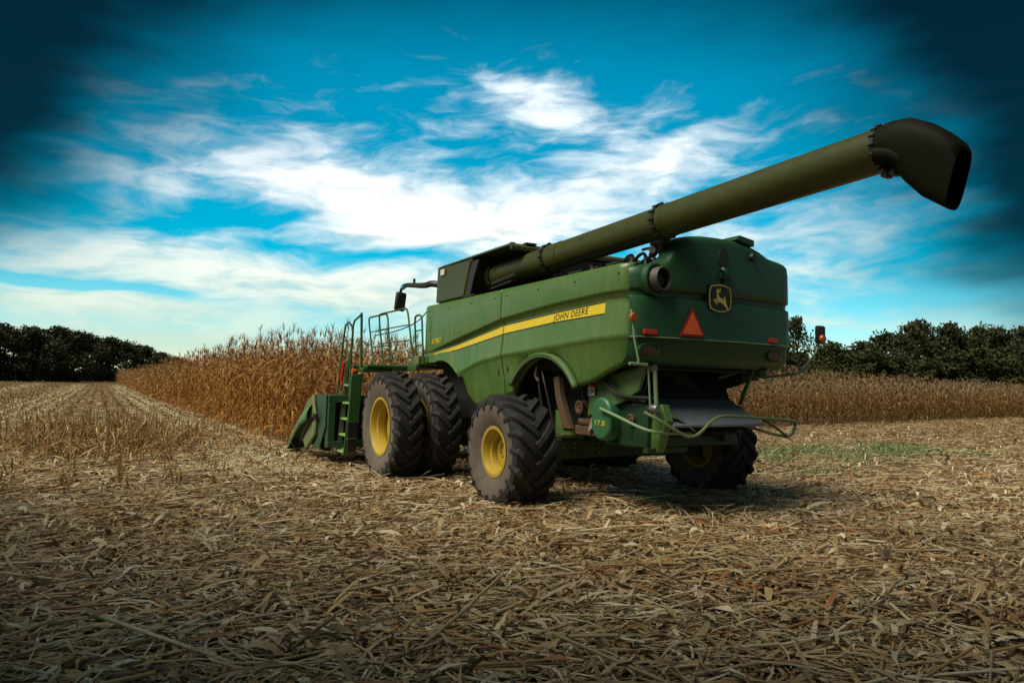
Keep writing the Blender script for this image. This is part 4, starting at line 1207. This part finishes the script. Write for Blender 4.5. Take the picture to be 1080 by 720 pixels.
# sloping straw hood flank with its sticker
mb = MB(); mb.prism([(-.90, 1.22, 1.80), (-2.02, 1.17, 1.99), (-1.88, 1.17, 1.66), (-1.55, 1.2, 1.50), (-.88, 1.24, 1.30)], (0, -.05, 0)); fl = mb.build('lower_flank', GREEN, H, bevel=.012)
mb = MB(); mb.prism([(-.905, 1.246, 1.79), (-1.35, 1.226, 1.86), (-1.25, 1.232, 1.76), (-.905, 1.246, 1.70)], (0, .002, 0)); mb.build('rust_patch', TAN, fl)
mb = MB(); mb.box((-1.055, 1.246, 1.59), (-.905, 1.252, 1.70)); st_ = mb.build('number_sticker', WHITE, fl)
mb = MB(); mb.box((-1.055, 1.2465, 1.70), (-.905, 1.2515, 1.735)); mb.build('sticker_band', RED, fl)
place_text('19', .10, DECAL_DARK, fl, (-.925, 1.253, 1.61), (-1, 0, 0), (0, 0, 1), name='number_lettering', offset=.002, fit=.105)
# oval pulley cover
mb = MB(); ov = [(-1.27 + math.cos(a) * .215, 1.235 + math.sin(a) * .24 + (.10 if math.sin(a) > 0 else 0)) for a in [2 * math.pi * k / 28 for k in range(28)]]
mb.prism([(x, 1.05, z) for x, z in ov], (0, .26, 0)); pc = mb.build('pulley_cover', paint('bright_green_cover', (.022, .15, .055), .35, dust=.15), H, bevel=.035)
place_text('17.8', .10, STRIPE, pc, (-1.165, 1.313, 1.195), (-1, 0, .0), (0, 0, 1), offset=.0, fit=.21)
# struts, hoses and brackets behind the rear wheel
mb = MB(); mb.prism([(-.02, 1.25, 1.84), (-.16, 1.25, 1.86), (-.20, 1.25, 1.60), (-.46, 1.25, 1.10), (-.28, 1.25, 1.10), (-.08, 1.25, 1.55)], (0, -.10, 0)); mb.build('brown_strut', TAN, H, bevel=.01)
mb = MB(); mb.prism([(-.24, 1.22, 1.36), (-.44, 1.22, 1.10), (-.46, 1.22, 1.0), (-.05, 1.22, 1.0), (-.05, 1.22, 1.36)], (0, -.08, 0)); mb.build('strut_foot', GREEN, H, bevel=.01)
mb = MB(); mb.box((-1.0, .80, 1.02), (-.45, 1.15, 1.16)); mb.tube([(-.8, 1.1, 1.2), (-.55, 1.12, 1.22)], .06, 10); mb.build('gear_case', TAN, H, bevel=.02)
mb = MB(); mb.prism([(-.92, 1.2, 1.30), (-1.02, 1.2, 1.20), (-.84, 1.2, 1.08)], (0, -.04, 0)); mb.build('light_bracket', paint('pale_pink_steel', (.45, .32, .24), .6), H)
for pts_, r_ in (([(.35, 1.30, 2.0), (.25, 1.33, 1.75), (.22, 1.30, 1.45), (.12, 1.28, 1.15)], .02), ([(.28, 1.28, 2.02), (.1, 1.34, 1.8), (.02, 1.3, 1.5), (-.05, 1.26, 1.12)], .016),
                 ([(-1.28, 1.27, 1.9), (-1.36, 1.28, 1.74), (-1.55, 1.26, 1.60), (-1.9, 1.2, 1.58), (-2.1, 1.1, 1.58)], .022), ([(-1.33, 1.27, 1.9), (-1.42, 1.27, 1.75), (-1.6, 1.22, 1.56), (-2.0, 1.15, 1.54)], .016), ([(-.5, 1.1, 1.9), (-.62, 1.12, 1.6), (-.55, 1.1, 1.25)], .018)):
    mb = MB(); mb.tube(pts_, r_, 8, smooth=2); mb.build('hydraulic_hose', BLACK, H)
mb = MB(); mb.tube([(.26, 1.36, 2.02), (.30, 1.37, 1.86), (.22, 1.36, 1.78)], .02, 6); mb.build('hose_clamp', TAN, H)
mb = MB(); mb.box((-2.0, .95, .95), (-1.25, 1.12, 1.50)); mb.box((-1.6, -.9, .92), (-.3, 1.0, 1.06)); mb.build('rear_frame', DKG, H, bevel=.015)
mb = MB(); mb.prism([(-2.05, 1.06, 1.50), (-2.20, 1.06, 1.50), (-2.28, 1.06, 1.30), (-2.12, 1.06, .90), (-1.98, 1.06, .90), (-2.0, 1.06, 1.2)], (0, -.12, 0)); mb.build('hitch_bracket', GREEN, H, bevel=.01)
mb = MB(); mb.prism([(-2.16, .98, 1.46), (-2.22, .98, 1.42), (-2.34, .62, 1.16), (-2.28, .62, 1.18)], (.05, .02, .06)); mb.build('light_strut', GREEN, H)
mb = MB(); mb.tube([(-2.10, 1.09, 1.93), (-2.13, 1.09, 1.50), (-2.16, 1.09, 1.36)], .026, 8); mb.tube([(-2.06, 1.16, 1.92), (-2.10, 1.16, 1.44)], .014, 6); mb.build('lift_rod', PALEG, H)
mb = MB(); mb.lathe([(-.05, 0), (-.05, .04), (-.02, .055), (.06, .055)], 14, 'X', Matrix.Translation((-2.2, 1.17, 1.45))); mb.build('rod_pivot', STEEL, H)
mb = MB(); mb.box((-2.1, .55, .90), (-2.02, 1.2, .955)); mb.build('cross_bar', DKG, H)
mb = MB(); mb.box((-1.5, -.35, .95), (-1.25, -.05, 1.35)); mb.box((-1.7, -.75, .98), (-1.5, -.55, 1.3)); mb.build('spreader_bracket', DKG, H, bevel=.012)
# chute and tail board
mb = MB(); mb.hexa([(-1.15, .95, 2.2), (-1.15, -.95, 2.2), (-1.68, -.66, 1.565), (-1.68, .78, 1.565)], [(-1.10, .95, 2.2), (-1.10, -.95, 2.2), (-1.60, -.66, 1.53), (-1.60, .78, 1.53)]); ch = mb.build('straw_chute', BLACK, H)
mb = MB()
for k in range(7):
    t = k / 7; x0 = -1.22 - .36 * t; z0 = 2.1 - .48 * t
    mb.tube([(x0 - .012, .38 - .03 * k, z0 + .02), (x0 - .212, -.10 - .03 * k, z0 - .22)], .009, 5)
    if k % 2: mb.tube([(x0 - .012, -.70 + .02 * k, z0 + .02), (x0 - .212, -.46 + .02 * k, z0 - .22)], .009, 5)
mb.build('chute_rib', STEEL, ch)
mb = MB(); mb.hexa([(-1.66, .76, 1.575), (-1.66, -.64, 1.575), (-2.30, -.66, 1.27), (-2.30, .96, 1.255)], [(-1.66, .76, 1.545), (-1.66, -.64, 1.545), (-2.30, -.66, 1.225), (-2.30, .96, 1.215)]); mb.build('tail_board', PLATE, H, bevel=.012)
mb = MB(); mb.tube([(-1.9, -.88, 2.0), (-1.75, -.86, 1.62), (-1.70, -.85, 1.5)], .03, 8); mb.tube([(-1.8, -.3, 1.86), (-1.95, -.7, 2.0)], .02, 8); mb.build('tail_strut', GREEN2, H)
mb = MB(); mb.box((-1.85, -1.05, 1.84), (-1.6, -.72, 1.98)); mb.tube([(-1.9, .9, 1.96), (-1.95, -.8, 1.96)], .02, 8); mb.build('lamp_bracket', DARK, H)
mb = MB()
for k in range(6):
    mb.tube([(-1.25 - .1 * k, 1.0 - .02 * k, 1.85), (-1.35 - .08 * k, 1.08, 1.55 - .03 * k), (-1.5 - .06 * k, 1.02 - .05 * k, 1.25), (-1.3, .8 - .1 * k, 1.05)], .012 + .004 * (k % 2), 6, smooth=2)
mb.build('hose_bundle', BLACK, H)
for (x, y, z, r_) in ((-1.05, 1.14, 1.62, .13), (-.62, 1.16, 1.42, .10), (-1.72, 1.13, 1.30, .07)):
    mb = MB(); mb.lathe([(y - .05, 0), (y - .05, r_), (y - .02, r_ * .88), (y + .01, r_ * .88), (y + .04, r_), (y + .05, r_ * .7), (y + .03, .03), (y + .06, 0)], 24, 'Y', Matrix.Translation((x, 0, z))); mb.build('drive_pulley', TAN, H)
for y in (.38, -.34):
    mb = MB(); M = Matrix.Translation((-1.78, y, 1.12)) @ Matrix.Rotation(R(8), 4, 'Y')
    mb.lathe([(-.03, 0), (-.03, .30), (.0, .30), (.015, .10), (.05, .09), (.05, 0)], 24, 'Z', M)
    for k in range(6):
        a = 6.283 * k / 6; mb.box((.08, -.012, .0), (.29, .012, .07), M @ Matrix.Rotation(a, 4, 'Z'))
    mb.build('spreader_disc', DARK, H)
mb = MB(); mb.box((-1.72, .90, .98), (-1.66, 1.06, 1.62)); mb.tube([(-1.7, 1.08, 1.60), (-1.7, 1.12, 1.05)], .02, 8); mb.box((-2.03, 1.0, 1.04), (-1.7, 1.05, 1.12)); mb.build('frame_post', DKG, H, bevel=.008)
# bent guard bars
mb = MB(); mb.tube([(-1.35, 1.33, 1.41), (-1.30, 1.36, 1.43), (-1.6, 1.33, 1.35), (-2.05, 1.26, 1.20), (-2.2, 1.15, 1.16), (-2.22, .95, 1.145), (-2.22, .60, 1.14)], .021, 10, smooth=2); mb.build('guard_bar', PALEG, H)
mb = MB(); mb.tube([(-2.1, 1.25, 1.40), (-2.30, 1.22, 1.33), (-2.44, .92, 1.13), (-2.45, .82, 1.11), (-2.46, .68, 1.15), (-2.46, .50, 1.30), (-2.46, .36, 1.36), (-2.45, .2, 1.375), (-2.45, -.35, 1.345), (-2.42, -1.08, 1.305), (-2.42, -1.15, 1.28), (-2.40, -1.08, 1.10), (-2.36, -.98, 1.08), (-2.2, -.42, 1.22), (-2.1, -.3, 1.28)], .021, 10, smooth=2); mb.build('guard_bar', paint('olive_rail', (.10, .17, .06), .4, dust=.25), H)
mb = MB(); mb.tube([(-2.40, -.50, 1.33), (-2.40, -.95, 1.12), (-2.36, -1.0, 1.08)], .018, 8, smooth=1); mb.build('bar_brace', GREEN2, H)

# ------------------------------------------------------------------ loose single things on the ground
def husk(X, Y, ln, w, n, seed, name, label, cat, upright=False):
    g = np.random.default_rng(seed); x, y = toworld(X, Y)
    mb = MB()
    for k in range(n):
        a = g.uniform(0, 6.28) if not upright else g.uniform(0, 6.28)
        e = (g.uniform(1.15, 1.5) if upright else g.uniform(.1, .7)); rows = []
        L = ln * g.uniform(.6, 1.0)
        p = Vector((0, 0, .02)); sx = Vector((-math.sin(a), math.cos(a), g.uniform(-.3, .3)))
        for i in range(6):
            t = i / 5; ww = w * (1 - t) ** .6 * (.6 + 1.2 * t * (1 - t) * 2)
            rows.append([tuple(p + sx * ww + Vector((0, 0, ww * .3))), tuple(p), tuple(p - sx * ww + Vector((0, 0, ww * .3)))])
            e2 = e - (0.9 * t * g.uniform(.2, 1)); p = p + Vector((math.cos(a) * math.cos(e2), math.sin(a) * math.cos(e2), math.sin(e2))) * L / 5
        mb.grid(rows)
    o = mb.build(name, HUSK, sharp=180); o.location = (x, y, .02); tag(o, label, cat)
husk(-1.73, 4.15, .17, .045, 5, 1, 'corn_husk', 'small pale white corn husk lying on the residue left of the rear tyre', 'corn husk')
husk(-4.71, .46, .26, .03, 6, 4, 'corn_leaf', 'upright pale tuft of dry leaves on the residue right of the machine', 'corn leaf', True)
husk(-3.4, .65, .17, .03, 4, 6, 'corn_leaf', 'small pale leaf pair sticking up behind the tail board', 'corn leaf', True)
wx_, wy_ = toworld(1.4, -4.75)
mb = MB(); mb.tube([(0, 0, .05), (.5, .25, .16), (.95, .6, .30), (1.25, .85, .47)], lambda t: .016 - .008 * t, 6, smooth=1); mb.tube([(.9, .56, .28), (1.02, .6, .5)], .007, 5)
o = mb.build('broken_stalk', TAN); o.location = (wx_, wy_, 0); tag(o, 'long thin brown stalk leaning out of the residue by the far rear tyre', 'broken stalk')
# ------------------------------------------------------------------ added trees out of view, placed so their shade darkens the near ground
for i, (tx, ty, k) in enumerate(((-11.5, 3.4, 1.1), (-8.0, -.6, 1.3), (-3.4, -2.1, 1.3), (1.2, -2.1, 1.35), (5.6, -1.2, 1.3), (9.4, 1.8, 1.3))):
    src = copy_tree(PROTO[6]) if i else PROTO[6]; src.name = 'tree'; src.location = (tx, ty, -.1); src.rotation_euler = (0, 0, i * 1.3); src.scale = (k, k, k)
    tag(src, 'unseen tree added to shade the near ground', 'tree', 'added shade trees out of view')
